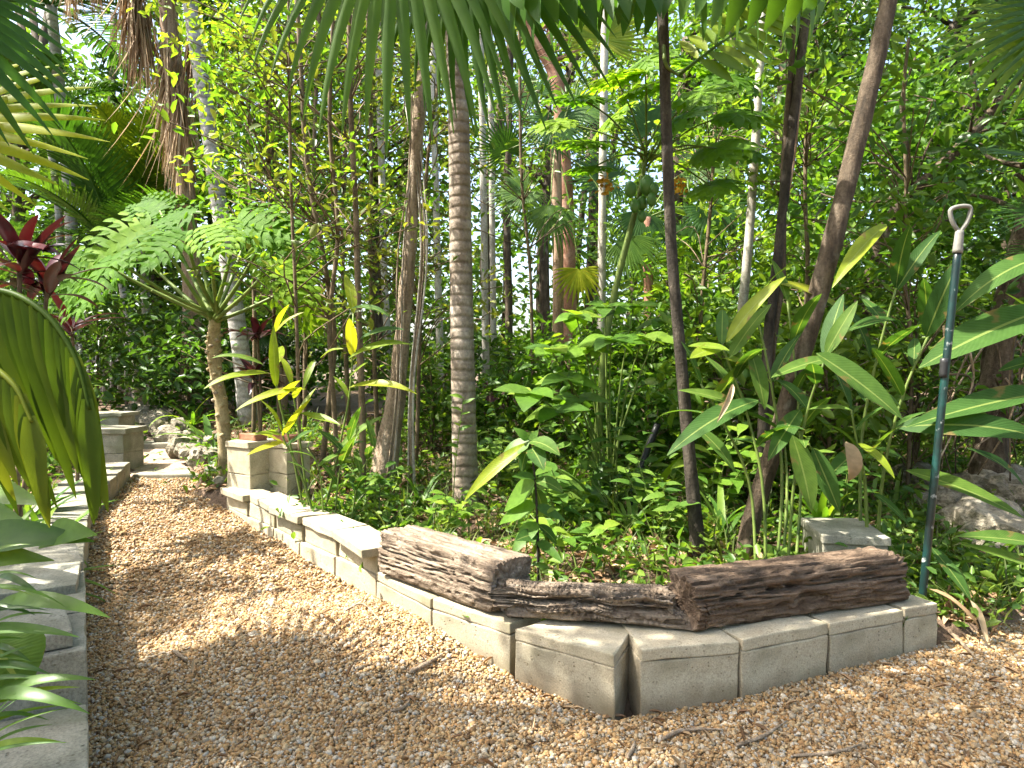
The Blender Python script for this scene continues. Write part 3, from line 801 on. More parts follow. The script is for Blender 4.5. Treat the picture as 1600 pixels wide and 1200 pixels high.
# ------------------------------------------------------------------ garden pole, pipe, panel, gate
b0, b1 = P(1441, 935, 3.05), P(1497, 385, 3.05)
b0.z = float(bedz(b0.x, b0.y)) - 0.02 if b0.z > 0 else b0.z
b0 = P(1441, 935, 3.05)
b0 = b0 + (b0 - b1).normalized() * 0.16
pole = thing("garden_pole", "tall pole with dark green shaft and grey loop handle stuck behind wall end", "pole", b0)
mb = MB(); tube(mb, catmull([b0, b1], 24), [0.017, 0.016], 14); mb.build("shaft", "pole_paint", pole)
ax = (b1 - b0).normalized()
mb = MB(); tube(mb, catmull([b1 - ax * .03, b1 + ax * .07], 8), [.021, .019, .017], 14); mb.build("collar", "grey_plastic", pole)
h0 = b1 + ax * .06
mb = MB(); tube(mb, catmull([h0, h0 + Vector((-.03, 0, .045)), h0 + Vector((-.042, 0, .095)), h0 + Vector((-.02, 0, .112)), h0 + Vector((.025, 0, .118)), h0 + Vector((.048, 0, .105)), h0 + Vector((.034, 0, .05)), h0], 40), 0.0095, 10)
mb.build("handle", "grey_plastic", pole)
mb = MB(); tube(mb, catmull([P(1476, 560, 3.05), P(1474, 590, 3.05)], 6), .0178, 14); mb.build("joint_band", "black_plastic", pole)

q0, q1 = gp(985, 785), P(1027, 660, 5.0)
q0.y = 4.9; q0.z = float(bedz(q0.x, q0.y))
pipe = thing("black_pipe", "black pipe leaning out of the undergrowth left of the slender dark trunk", "pipe", q0)
mb = MB(); tube(mb, catmull([P(985, 800, 4.9), P(1002, 730, 4.95), P(1028, 662, 5.0)], 12), 0.024, 12); mb.build("tube", "black_plastic", pipe)

c0 = onbed(PX(768, 8.6), 8.6)
pn = thing("panel_stand", "maroon panel on dark legs standing behind the ringed palm trunk", "panel", c0)
zt = P(768, 597, 8.6).z; zb = P(768, 648, 8.6).z
o = block(pn, "panel", (c0.x - .1, 8.6), (c0.x + .1, 8.58), zb, zt, 0.04, mat="maroon")
for s in (-.08, .08):
    mb = MB(); tube(mb, [(c0.x + s, 8.62, c0.z - .02), (c0.x + s, 8.62, zb + .05)], .014, 8); mb.build("leg", "black_plastic", pn)
mb = MB(); tube(mb, [(c0.x - .1, 8.6, zb - .06), (c0.x + .1, 8.6, zb - .06)], .02, 8); mb.build("crossbar", "black_plastic", pn)

gt = thing("garden_gate", "weathered grey picket gate across the far end of the path", "gate", onbed(PX(172, 10.2), 10.2))
for k in range(9):
    x = PX(128 + k * 11.5, 10.2)
    mb = MB(); zz = float(bedz(x, 10.2))
    tube(mb, catmull([(x, 10.2, zz - .02), (x + random.uniform(-.02, .02), 10.2, zz + random.uniform(.78, .95))], 4), .028, 6); mb.build("picket", "fence_wood", gt)
for z in (.25, .68):
    mb = MB(); tube(mb, [(PX(122, 10.2), 10.235, .62 + z), (PX(226, 10.2), 10.235, .62 + z)], .024, 6); mb.build("rail", "fence_wood", gt)
for o in (wall, lw, pil, lp): o["kind"] = "thing"
for o in list(col.objects):
    if o.name.startswith("concrete_step") or o.name.startswith("garden_gate"): o["kind"] = "thing"

# ================================================================== PLANT BUILDERS
def fan_mesh(name, mat, nseg=34, spread=R(150), grav=0.35, droop=0.25, split=0.45, pleat=0.35, seed=0):
    """fan palm blade: hub at origin, middle segment along +X, upper side +Z, radius about 1"""
    mb = MB()
    dth = 2 * spread / nseg
    for k in range(nseg):
        th = -spread + dth * (k + .5)
        ln = (1 - 0.28 * abs(th / spread) ** 1.6) * random.uniform(.94, 1.04)
        t = np.concatenate([np.linspace(0.02, split, 4), np.linspace(split, 1, 7)[1:]])
        r = t * ln
        g = th * (1 - grav * np.clip(t - .1, 0, 1) ** 1.2)
        dr = np.concatenate([[0], np.diff(r)])
        cx = np.cumsum(np.concatenate([[r[0]], np.diff(r)]) * np.cos(g)); cy_ = np.cumsum(np.concatenate([[r[0]], np.diff(r)]) * np.sin(g))
        z = -droop * np.clip(t - .3, 0, 1) ** 2 * random.uniform(.6, 1.5) + 0.10 * (1 - np.cos(th)) * t
        wmax = split * ln * dth * 0.52
        w = np.where(t <= split, r * dth * 0.52, wmax * np.clip((1 - t) / (1 - split), 0.02, 1) ** 0.75)
        nx, ny = -np.sin(g), np.cos(g)
        zz = -pleat * w
        tw = random.uniform(-.5, .5) * np.clip(t - split, 0, 1)
        V = np.stack([np.stack([cx - nx * w, cy_ - ny * w, z + zz - w * tw], 1), np.stack([cx, cy_, z], 1), np.stack([cx + nx * w, cy_ + ny * w, z + zz + w * tw], 1)], 1).reshape(-1, 3)
        ns = len(t) - 1
        i = np.arange(ns)[:, None] * 3
        Fq = np.concatenate([i + np.array([[0, 1, 4, 3]]), i + np.array([[1, 2, 5, 4]])])
        mb.add(V, Fq, random.uniform(0, .25))
    return mb.mesh(name, mat)
def pinnate_mesh(name, mat, n=36, ll=0.32, lw=0.03, droop=1.0, ldroop=0.6, ang=(75, 30), vee=0.35, prof='seg', t0=0.12, ns=4, rr=0.012, gravity=0.0, jit=0.06):
    """pinnate frond of length 1 along +X; blade pieces left and right of a midrib"""
    mb = MB()
    t = np.linspace(0, 1, 18)
    a = -droop * t ** 1.4
    d = np.stack([np.cos(a), 0 * a, np.sin(a)], 1)
    p = np.concatenate([[[0, 0, 0]], np.cumsum((d[1:] + d[:-1]) / 2 / 17, 0)])
    tube(mb, p, [rr, rr * .25], 5, lv=0.4)
    for k in range(n):
        tt = t0 + (1 - t0) * (k + .5) / n
        pos = np.array([np.interp(tt, t, p[:, i]) for i in range(3)])
        T = Vector([np.interp(tt, t, d[:, i]) for i in range(3)]).normalized()
        nz = Vector((-T.z, 0, T.x))
        an = R(ang[0] + (ang[1] - ang[0]) * tt)
        L = ll * (math.sin(math.pi * (0.12 + 0.83 * tt)) ** 0.6) * random.uniform(.9, 1.08)
        for s in (-1, 1):
            dd = T * math.cos(an) + Vector((0, s, 0)) * math.sin(an) + nz * (vee + random.gauss(0, jit)) + Vector((0, 0, -gravity))
            V, Fq, uv = blade(L, lw * random.uniform(.85, 1.1), ns, ldroop * random.uniform(.6, 1.3), 0.25, prof)
            B = npb(dd, nz)
            mb.add(V @ B.T + pos, Fq, random.uniform(0, .25), uv)
    return mb.mesh(name, mat)
def lobed_mesh(name, mat, n=7, L=1.0):
    """deeply cut philodendron leaf along +X"""
    mb = MB()
    V, Fq, uv = blade(L, 0.26, 10, 0.5, 0.1, 'ovate', 0.02); mb.add(V, Fq, .1, uv)
    for k in range(n):
        tt = 0.04 + 0.9 * k / n
        pos = np.array([tt * math.cos(.2 * tt), 0, -0.22 * tt ** 2])
        ll = 0.5 * math.sin(math.pi * (0.28 + 0.66 * tt)) ** .8
        for s in (-1, 1):
            an = R(105 - 75 * tt)
            d = Vector((math.cos(an), s * math.sin(an), 0.12))
            V, Fq, uv = blade(ll, 0.15 * (1 - .3 * tt), 6, random.uniform(.5, 1.1), 0.15, 'strap', 0.10)
            mb.add(V @ npb(d, (0, 0, 1)).T + pos, Fq, random.uniform(0, .2), uv)
            for u in (0.45, 0.7):                                # lobules at the side of each lobe
                p2 = pos + np.array(d) * ll * u - np.array([0, 0, .1 * u * u * ll])
                d2 = Vector((math.cos(an - .7), s * math.sin(an - .7), 0))
                V, Fq, uv = blade(ll * .42, 0.08, 4, .6, 0.15, 'strap', 0.05)
                mb.add(V @ npb(d2, (0, 0, 1)).T + p2, Fq, random.uniform(0, .2), uv)
    return mb.mesh(name, mat)
def palmate_mesh(name, mat, n=9):
    """papaya leaf, hub at origin, flat in XY, radius about 1"""
    mb = MB()
    for k in range(n):
        th = R(-155 + 310 * k / (n - 1))
        ln = 1 - .35 * abs(th) / math.pi
        d = Vector((math.cos(th), math.sin(th), 0.02))
        V, Fq, uv = blade(ln, 0.34, 8, random.uniform(.3, .7), 0.2, 'ell', 0.03)
        mb.add(V @ npb(d, (0, 0, 1)).T, Fq, random.uniform(0, .2), uv)
        for u in (.42, .66):
            for s in (-1, 1):
                a2 = th + s * .75
                d2 = Vector((math.cos(a2), math.sin(a2), -.1))
                V, Fq, uv = blade(ln * .42, 0.17, 4, .4, 0.15, 'ell', 0.02)
                mb.add(V @ npb(d2, (0, 0, 1)).T + np.array(d) * ln * u - np.array([0, 0, .2 * u * u]), Fq, random.uniform(0, .2), uv)
    return mb.mesh(name, mat)
def straw_mesh(name, mat, n=70, w=.02, spread=.16):
    mb = MB()
    for k in range(n):
        V, Fq, uv = blade(random.uniform(.5, 1.05), w * random.uniform(.5, 1.3), 6, random.uniform(-.35, .35), .5, 'strap')
        d = Vector((random.gauss(0, spread), random.gauss(0, spread), -1))
        mb.add(V @ npb(d, (random.gauss(0, 1), random.gauss(0, 1), .1)).T + np.array([random.gauss(0, .04), random.gauss(0, .04), random.uniform(-.15, .05)]), Fq, random.uniform(0, .5))
    return mb.mesh(name, mat)
MESH = {
    'straw': [straw_mesh("dead_frond", "leaf_dry") for i in range(3)],
    'fan': [fan_mesh("fan_leaf", "palm_leaf", seed=i) for i in range(3)],
    'fan_hang': [fan_mesh("fan_leaf", "palm_leaf", nseg=24, spread=R(80), grav=0.66, droop=.10, split=.46, pleat=.45) for i in range(3)],
    'fan_wide': [fan_mesh("fan_leaf", "palm_leaf", nseg=20, spread=R(85), grav=0.5, droop=.45, split=.55, pleat=.35) for i in range(2)],
    'fan_drape': [fan_mesh("fan_leaf", "palm_leaf_soft", nseg=15, spread=R(75), grav=0.72, droop=.12, split=.52, pleat=.4) for i in range(2)],
    'fan_yellow': [fan_mesh("fan_leaf", "palm_leaf_yellow", nseg=20, spread=R(100), grav=.2, droop=.2, split=.5)],
    'fan_bright': [fan_mesh("fan_leaf", "palm_leaf_bright", nseg=34, spread=R(140), grav=.3, droop=.3) for i in range(2)],
    'fan_dry': [fan_mesh("fan_leaf", "leaf_dry", nseg=30, spread=R(60), grav=.75, droop=.1, split=.2, pleat=.9) for i in range(2)],
    'feather': [pinnate_mesh("feather_leaf", "palm_leaf", n=40, droop=random.uniform(.7, 1.3)) for i in range(3)],
    'feather_bright': [pinnate_mesh("feather_leaf", "palm_leaf_bright", n=36, droop=random.uniform(.7, 1.3)) for i in range(3)],
    'broad': [pinnate_mesh("broad_leaf", "palm_leaf", n=9, ll=.50, lw=.092, droop=.8, ldroop=.5, ang=(80, 35), vee=.05, prof='ell', gravity=1.6, rr=.01, ns=7) for i in range(2)],
    'broad_bright': [pinnate_mesh("broad_leaf", "palm_leaf_bright", n=13, ll=.26, lw=.075, droop=.6, ldroop=.3, ang=(80, 35), vee=.0, prof='ell', gravity=.15, rr=.01, ns=6) for i in range(2)],
    'lobed': [lobed_mesh("lobed_leaf", "leaf_split") for i in range(3)],
    'lobed_bright': [lobed_mesh("lobed_leaf", "leaf_split") for i in range(2)],
    'palmate': [palmate_mesh("palmate_leaf", "leaf_papaya") for i in range(2)],
    'palmate_bright': [palmate_mesh("palmate_leaf", "leaf_papaya") for i in range(3)],
}
def putm(parent, name, kind, p0, d, up, s, k=None, wid=1.0):
    L = MESH[kind]
    o = bpy.data.objects.new(name, L[random.randrange(len(L)) if k is None else k % len(L)])
    col.objects.link(o); o.parent = parent
    o.matrix_basis = Matrix.Translation(Vector(p0) - parent.location) @ (basis(d, up) @ Matrix.Diagonal((s, s * wid, s))).to_4x4()
    return o
def stem(parent, name, pts, rad, mat, sides=6, n=12, rough=0.0):
    mb = MB(); tube(mb, catmull(pts, n), rad, sides, rough)
    return mb.build(name, mat, parent)

def leafcloud(mb, C, size, asp=0.45, upb=0.8, hang=0.3, lvn=None):
    n = len(C)
    d = rng.normal(0, 1, (n, 3)) * [1, 1, .55] + [0, 0, -hang]
    d /= np.linalg.norm(d, axis=1)[:, None]
    up = rng.normal(0, .6, (n, 3)) + [0, 0, upb]
    y = np.cross(up, d); y /= np.linalg.norm(y, axis=1)[:, None] + 1e-9
    z = np.cross(d, y)
    s = (size * rng.uniform(.6, 1.3, n))[:, None, None]
    a = asp * rng.uniform(.8, 1.2, n)
    f = 0.10
    one = np.ones(n)
    loc = np.stack([np.stack([0 * one, 0 * one, 0 * one], 1), np.stack([.30 * one, -.5 * a, f * one], 1), np.stack([.70 * one, -.4 * a, f * .8 * one], 1),
                    np.stack([one, 0 * one, -.12 * one], 1), np.stack([.70 * one, .4 * a, f * .8 * one], 1), np.stack([.30 * one, .5 * a, f * one], 1)], 1)
    V = C[:, None, :] + s * (loc[..., 0:1] * d[:, None] + loc[..., 1:2] * y[:, None] + loc[..., 2:3] * z[:, None])
    i = (np.arange(n) * 6)[:, None]
    Fq = np.concatenate([i + np.array([[0, 1, 2, 3]]), i + np.array([[0, 3, 4, 5]])])
    lv = rng.uniform(0, .5, n) if lvn is None else lvn
    mb.add(V.reshape(-1, 3), Fq, np.repeat(lv, 6))
def clumps(center, rad, n, bias=0.5):
    d = rng.normal(0, 1, (n, 3)); d /= np.linalg.norm(d, axis=1)[:, None]
    r = rng.uniform(0, 1, n) ** (1 / 3 * (1 - bias) + .12)
    return np.array(center) + d * r[:, None] * np.array(rad)
def tree(name, label, cat, pts, rads, bark, crowns, leafmat, size, per=26, cr=0.22, branches=14, group=None, sides=10, asp=.45, rough=0.03, hang=.3, limbs=(), squash=.65):
    """crowns: list of (centre, radii, number of leaf clumps)"""
    t = thing(name, label, cat, Vector(pts[0]), group)
    path = catmull(pts, 28)
    mb = MB(); tube(mb, path, rads, sides, rough)
    tr = mb.build("trunk", bark, t)
    cl = [clumps(c, r, n) for c, r, n in crowns]
    allc = np.concatenate(cl)
    bm_ = MB()
    for c in allc[rng.permutation(len(allc))[:branches]]:
        dz = c[2] - path[:, 2]
        ok = np.where(dz > 0.1)[0]
        i = ok[np.argmin(np.linalg.norm(path[ok] - c, axis=1) + 0.6 * np.abs(dz[ok] - .5))] if len(ok) else 10
        p0 = path[i]; mid = (p0 + c) / 2 + rng.normal(0, .08, 3) + [0, 0, .06]
        r0 = max(.006, np.interp(i / 27, np.linspace(0, 1, len(rads)), rads) * .35)
        tube(bm_, catmull([p0, mid, c], 7), [r0, .004], 5)
    for lp_ in limbs:
        tube(bm_, catmull(lp_[0], 12), lp_[1], 8, .03)
    if bm_.n: 
        br = bm_.build("branches", bark, t); br["kind"] = "stuff"
    mb = MB()
    C = np.repeat(allc, per, 0) + rng.normal(0, cr, (len(allc) * per, 3)) * [1, 1, squash]
    shade = np.repeat(rng.uniform(0, .3, len(allc)), per) + rng.uniform(0, .25, len(C))
    C = C[C[:, 2] > 0.15 + 0.0]
    leafcloud(mb, C, size, asp, hang=hang, lvn=shade[:len(C)])
    cr_ = mb.build("crown", leafmat, t); cr_["kind"] = "stuff"
    return t
def rosette(name, label, cat, base, kind, n, L, el=(30, 80), wid=1.0, group=None, part="leaf", az=None, spread=.03):
    t = thing(name, label, cat, base, group)
    for k in range(n):
        a = random.uniform(0, 6.283) if az is None else R(random.uniform(*az))
        e = R(random.uniform(*el))
        d = Vector((math.cos(a) * math.cos(e), math.sin(a) * math.cos(e), math.sin(e)))
        put(t, part, kind, Vector(base) + Vector((random.uniform(-spread, spread), random.uniform(-spread, spread), 0)), d, (-d.x * .3, -d.y * .3, 1), L * random.uniform(.7, 1.15), wid)
    return t
def cane_plant(name, label, cat, base, canes, kind, leafL, group=None, per=7, t0=.35, extra=(), stemr=.011, stemmat="stem_green", wid=1.0):
    """upright canes with alternate leaves; extra: explicit leaves (p0, p1, up, width, kind)"""
    t = thing(name, label, cat, base, group)
    for pts in canes:
        stem(t, "cane", pts, [stemr, stemr * .6], stemmat, 8)
        path = catmull(pts, 40)
        az = random.uniform(0, 6.28)
        for k in range(per):
            tt = t0 + (1 - t0) * k / max(1, per - 1)
            p = path[min(39, int(tt * 39))]
            a = az + (math.pi if k % 2 else 0) + random.gauss(0, .35)
            e = R(random.uniform(25, 60)) if tt < .95 else R(70)
            d = Vector((math.cos(a) * math.cos(e), math.sin(a) * math.cos(e), math.sin(e)))
            put(t, "leaf", kind, p, d, (-d.x, -d.y, 1.2), leafL * random.uniform(.7, 1.15), wid)
    for (p0, p1, up, w, kd) in extra:
        put_chord(t, "leaf", kd, p0, p1, up, w)
    return t
def fan_palm(name, label, base, trunk, rads, bark, leaves, group=None, pet="stem_green", petr=.014, sides=16, rings=False, n=60):
    """leaves: (hub, axis, up, size, kind)"""
    t = thing(name, label, "palm", base, group)
    if trunk:
        mb = MB()
        path = catmull(trunk, n)
        rr = np.interp(np.linspace(0, 1, n), np.linspace(0, 1, len(rads)), rads)
        if rings: rr = rr * (1 + .016 * (rng.random(n) < .4)) * (1 + rng.normal(0, .008, n))
        tube(mb, path, rr, sides, 0.012)
        mb.build("trunk", bark, t)
        top = Vector(trunk[-1])
    else:
        top = Vector(base)
    for hub, ax, up, s, kind in leaves:
        hub = Vector(hub)
        o = putm(t, "fan_leaf", kind, hub, ax, up, s)
        v = hub - top
        mid = top + v * .5 + Vector((0, 0, .12 * v.length))
        stem(t, "petiole", [top, mid, hub], [petr, petr * .6], pet, 6, 10)
    return t
def feather_palm(name, label, trunk, rads, bark, fr, group=None, n=40, sides=12):
    """fr: (azimuth deg, elevation deg, length, kind)"""
    t = thing(name, label, "palm", Vector(trunk[0]), group)
    mb = MB(); tube(mb, catmull(trunk, n), rads, sides, .012); mb.build("trunk", bark, t)
    for a, e, L, kind in fr:
        a, e = R(a), R(e)
        d = Vector((math.cos(a) * math.cos(e), math.sin(a) * math.cos(e), math.sin(e)))
        putm(t, "frond", kind, trunk[-1], d, (-d.x, -d.y, 1), L)
    return t

# ================================================================== THE LARGE PALMS AND TREES
# ringed fan palm in the middle of the bed
b = gp(728, 792)
Yp = b.y
tr = [b + Vector((0, 0, -.05)), P(726, 700, Yp), P(722, 520, Yp), P(720, 400, Yp), P(717, 200, Yp), P(712, 60, Yp), P(704, -120, Yp)]
top = tr[-1]
lv_ = [(P(615, -190, 3.45), (.02, -.08, -1), (0, -1, .1), 1.36, 'fan_hang'),
       (P(735, -130, 3.6), (.36, -.05, -.9), (-.2, -1, .1), 1.15, 'fan_hang'),
       (P(500, -190, 4.3), (-.35, -.1, -.8), (0, -1, .3), 0.9, 'fan_hang')]
for a, e, s in [(165, 20, .7), (210, 45, .7), (250, 50, .7), (300, 40, .7), (340, 55, .7), (120, 70, .6)]:
    d = Vector((math.cos(R(a)) * math.cos(R(e)), math.sin(R(a)) * math.cos(R(e)), math.sin(R(e))))
    lv_.append((top + d * .75, d + Vector((0, 0, -.35)), (-d.x, -d.y, .8), s, 'fan'))
main = fan_palm("fan_palm", "grey-brown ringed palm trunk in the middle of the bed with drooping fan leaves above", b, tr, [.1, .09, .085, .081, .076, .072, .068], "palm_bark", lv_, rings=True, n=110)
for k in range(26):                              # root skirt
    a = random.uniform(0, 6.28); r = .11
    stem(main, "root", [b + Vector((math.cos(a) * r * .8, math.sin(a) * r * .8, .07)), b + Vector((math.cos(a) * r * 1.3, math.sin(a) * r * 1.3, .02)), b + Vector((math.cos(a) * r * 2.0, math.sin(a) * r * 2.0, -.02))], [.008, .004], "bark_brown", 5, 5)

# slender dark trunk with broad-leaflet fronds
b = gp(1093, 872)
Y2 = b.y
tr = [b + Vector((0, 0, -.04)), P(1078, 720, Y2), P(1062, 540, Y2), P(1050, 400, Y2), P(1043, 250, Y2), P(1037, 60, Y2), P(1033, -60, Y2)]
sp = thing("broadleaf_palm", "slender dark trunk with broad hanging leaflets, in front of the papaya", "palm", b)
stem(sp, "trunk", tr, [.046, .036, .033, .031, .031, .030, .028], "bark_dark", 14, 60, .02)
tp = tr[-1]
for p1, s, kind, up in [(P(800, -75, 3.3), 1, 'broad', (0, 0, 1)), (P(1280, -60, 3.2), 1, 'broad', (0, 0, 1)), (P(1260, -20, 3.9), 1, 'broad_bright', (-.2, -.8, .6)),
                        (P(880, 5, 4.2), 1, 'broad', (0, -.3, 1)), (P(1180, -200, 4.6), 1, 'broad_bright', (0, 0, 1)), (P(940, -150, 4.8), 1, 'broad', (0, 0, 1))]:
    v = p1 - tp
    putm(sp, "frond", kind, tp, v + Vector((0, 0, .25)), up, v.length * 1.08, wid=1.25)
put_b = P(1060, 118, 3.9)
putm(sp, "frond", 'broad_bright', put_b, P(1215, -10, 3.9) - put_b, (-.3, -1, .35), .95, wid=1.2)
stem(sp, "petiole", [tr[-2], P(1040, 100, 3.8), put_b], [.012, .008], "stem_green", 6, 8)

# leaning brown trunk
b = gp(1148, 868)
b.y -= .12; b.z = float(bedz(b.x, b.y))
Y3 = b.y
tr = [b + Vector((0, 0, -.04)), P(1178, 800, Y3), P(1222, 660, Y3), P(1262, 520, Y3), P(1297, 390, Y3), P(1335, 240, Y3 + .05), P(1372, 80, Y3 + .1), P(1400, -60, Y3 + .15), P(1450, -320, Y3 + .3)]
cr0 = tr[-1]
tree("leaning_tree", "brown lichen-spotted trunk leaning right from behind the longest log", "tree", tr, [.056, .050, .050, .053, .052, .050, .048, .045, .04], "bark_brown",
     [((cr0.x + .3, cr0.y + .2, cr0.z + .6), (1.3, 1.2, .8), 22)], "leaf_mid", .11, per=24, sides=14, rough=.035)

# pair of dry fibrous stems behind it
b = gp(1190, 770)
b = onbed(PX(1186, 4.6), 4.6)
tr = [b, P(1198, 560, 4.6), P(1212, 430, 4.6), P(1228, 280, 4.6), P(1246, 130, 4.6), P(1266, -30, 4.6), P(1275, -120, 4.6)]
ds = thing("dry_stem_clump", "brown split stems rising behind the leaning trunk", "tree", b)
stem(ds, "stem", tr, [.036, .034, .03, .03, .028, .024], "bark_dark", 10, 40, .06)
tr2 = [b + Vector((.05, .03, 0)), P(1206, 560, 4.62), P(1222, 430, 4.62), P(1224, 280, 4.62), P(1234, 130, 4.62), P(1244, 20, 4.62), P(1250, -120, 4.62)]
stem(ds, "stem", tr2, [.024, .022, .02, .018], "bark_brown", 9, 40, .06)
stem(ds, "stem", [tr2[0] + Vector((-.03, .05, 0)), P(1214, 420, 4.7), P(1240, 250, 4.7), P(1258, 60, 4.7), P(1268, -110, 4.7)], [.012, .010], "fibre", 6, 30, .06)
for a in range(5):
    d = Vector((math.cos(a * 1.3), math.sin(a * 1.3), .9))
    putm(ds, "frond", 'feather', tr[-1], d, (-d.x, -d.y, 1), 1.5)

# big tan trunk left of the ringed palm
b = gp(600, 765)
b.y = 5.4; b = onbed(PX(598, 5.4), 5.4)
tr = [b + Vector((0, 0, -.05)), P(606, 700, 5.4), P(622, 600, 5.4), P(632, 480, 5.4), P(642, 360, 5.4), P(652, 220, 5.4), P(662, 80, 5.4), P(668, -80, 5.4), P(660, -300, 5.4)]
tt = tree("tan_tree", "twisted tan trunk with flaky bark just left of the ringed palm", "tree", tr, [.13, .09, .065, .055, .052, .05, .047, .042, .03], "bark_tan",
     [((tr[-1].x, tr[-1].y, tr[-1].z + .3), (1.4, 1.4, .8), 18)], "leaf_olive", .085, per=26, rough=.09, sides=14)
for k in range(9):
    dx = random.uniform(-.12, .16)
    stem(tt, "aerial_root", [P(620 + dx * 200, 770 + random.uniform(-30, 10), 5.3), P(630 + dx * 120, 600, 5.3), P(640 + dx * 200, 380, 5.33), P(655 + random.uniform(-25, 25), 150, 5.4)], [.008, .006], random.choice(["bark_tan", "bark_pale", "fibre"]), 5, 18, .05)

# grey curved palm on the left
b = onbed(PX(388, 8.0), 8.0)
tr = [b, P(378, 560, 8), P(358, 420, 8), P(342, 320, 8), P(325, 190, 8), P(308, 80, 8), P(296, 0, 8), P(285, -90, 8)]
fr = [(i * 45 + random.uniform(-10, 10), random.uniform(5, 60), random.uniform(1.7, 2.3), 'feather') for i in range(8)]
feather_palm("curved_palm", "smooth grey curving palm trunk with pale rings behind the split-leaf philodendron", tr, [.12, .1, .095, .09, .085, .08, .075], "palm_bark_grey", fr)

# dead-frond shaggy palm
b = onbed(PX(292, 8.8), 8.8)
tr = [b, P(300, 480, 8.8), P(290, 300, 8.8), P(275, 150, 8.8), P(262, 0, 8.8), P(255, -150, 8.8)]
sh = fan_palm("shaggy_palm", "palm draped with hanging brown dead fronds at upper left", b, tr, [.12, .11, .11, .11, .1], "fibre",
              [(P(255 + 90 * math.cos(a), -190 + 50 * math.sin(a), 8.8 + .7 * math.sin(a)), (math.cos(a), math.sin(a), .2), (0, 0, 1), .9, 'fan') for a in np.linspace(0, 6, 9)])
for px, py, s in [(212, -30, 1.4), (200, -30, 1.1), (226, 10, 1.2), (268, 90, 1.5), (284, 130, 1.5), (262, 60, 1.3), (300, 60, 1.1), (110, -60, .8), (150, -60, .7)]:
    putm(sh, "dead_frond", 'straw', P(px, py, 8.5 + random.uniform(-.1, .1)), (1, random.uniform(-.5, .5), 0), (random.uniform(-.06, .06), 0, 1), s, wid=1)

# slim palms and pale poles further back
def pole_tree(label, pix, Y, r, bark, crown, leafmat="leaf_mid", size=.1, n=26, extra=(), group="slender trees behind the bed", per=24, name="slender_tree", cr=.25):
    pts = [onbed(PX(pix[0][0], Y), Y)] + [P(x, y, Y) for x, y in pix[1:]]
    tp = pts[-1]
    return tree(name, label, "tree", pts, r, bark, [((tp.x + crown[0], tp.y, tp.z + crown[1]), crown[2:], max(8, n // 3))] + list(extra), leafmat, size, per=per, sides=8, group=group, cr=cr)
def fpalm(label, pix, Y, r, kind='feather', n=10, L=(1.2, 1.7), bark="palm_bark_grey", el=(0, 60)):
    pts = [onbed(PX(pix[0][0], Y), Y)] + [P(x, y, Y) for x, y in pix[1:]]
    return feather_palm("slender_palm", label, pts, r, bark, [(i * 360 / n + random.uniform(-12, 12), random.uniform(*el), random.uniform(*L), kind) for i in range(n)], "slender palms behind the bed", n=24, sides=10)
fpalm("slim grey palm trunk at far left beside the yellow backlit fan leaf", [(118, 640), (112, 360), (100, 210), (88, 90), (80, 10)], 10.5, [.1, .085, .08, .075], n=11, L=(1.8, 2.4))
fpalm("thinner pale palm stem leaning at far left, beside the slim grey palm", [(100, 640), (92, 340), (78, 230), (70, 190)], 11, [.06, .05, .045], n=9, L=(1.3, 1.8))
fpalm("low feathery palm arching over the left of the path", [(215, 640), (210, 560), (195, 470), (185, 400)], 9.6, [.06, .05, .05], kind='feather', n=13, L=(1.6, 2.3), el=(15, 75))
fpalm("feathery palm crowding behind the shaggy palm", [(235, 640), (228, 480), (220, 330)], 11, [.07, .06], kind='feather_bright', n=12, L=(1.6, 2.3), el=(15, 75))
pole_tree("white thin trunk standing just right of the ringed palm", [(760, 640), (757, 400), (754, 200), (750, 20), (748, -120)], 9.0, [.05, .045, .04], "bark_pale", (0, .3, 1.4, 1.2, .9), n=34)
pole_tree("second white thin trunk right of the ringed palm, farther back", [(772, 640), (770, 420), (768, 240), (766, 60), (765, -60)], 9.6, [.045, .04, .035], "bark_pale", (.3, .5, 1.3, 1.2, .9), n=30)
pole_tree("pale thin trunk between the tan trunk and the ringed palm", [(690, 640), (684, 420), (680, 250), (676, 60), (674, -100)], 8.2, [.045, .04, .035], "bark_pale", (0, .3, 1.3, 1.2, .9), "leaf_olive", n=30)
pole_tree("grey thin trunk behind the tan trunk's left edge", [(612, 640), (600, 420), (596, 250), (590, 60), (588, -100)], 9.2, [.05, .045, .04], "bark_pale", (-.3, .3, 1.4, 1.2, .9), "leaf_bright", n=30)
pole_tree("smooth grey trunk rising between the papaya and the leaning trunk", [(1140, 700), (1152, 560), (1168, 400), (1180, 230), (1190, 60), (1196, -80)], 6.2, [.05, .042, .038, .036], "bark_pale", (.2, .5, 1.3, 1.2, .8), "leaf_mid", n=34)
pole_tree("pale straight trunk below the papaya leaves", [(938, 640), (940, 470), (941, 360), (942, 250), (944, 120), (946, -60)], 7.4, [.05, .042, .04], "bark_pale", (0, .4, 1.2, 1.2, .8), "leaf_mid", n=26)
pole_tree("brown trunk standing behind the dark fan palm leaves", [(795, 640), (795, 470), (792, 330), (796, 150), (800, -80)], 10.5, [.06, .05], "bark_brown", (0, .4, 1.6, 1.4, 1.0), "leaf_dark", n=34)
pole_tree("thick pale trunk with stubby top seen between dry stems and leaning trunk", [(1262, 620), (1266, 450), (1270, 330), (1272, 235), (1280, 150)], 10.5, [.24, .2, .19, .17, .06], "bark_pale", (.4, .9, 2.0, 1.4, 1.2), "leaf_mid", n=44)

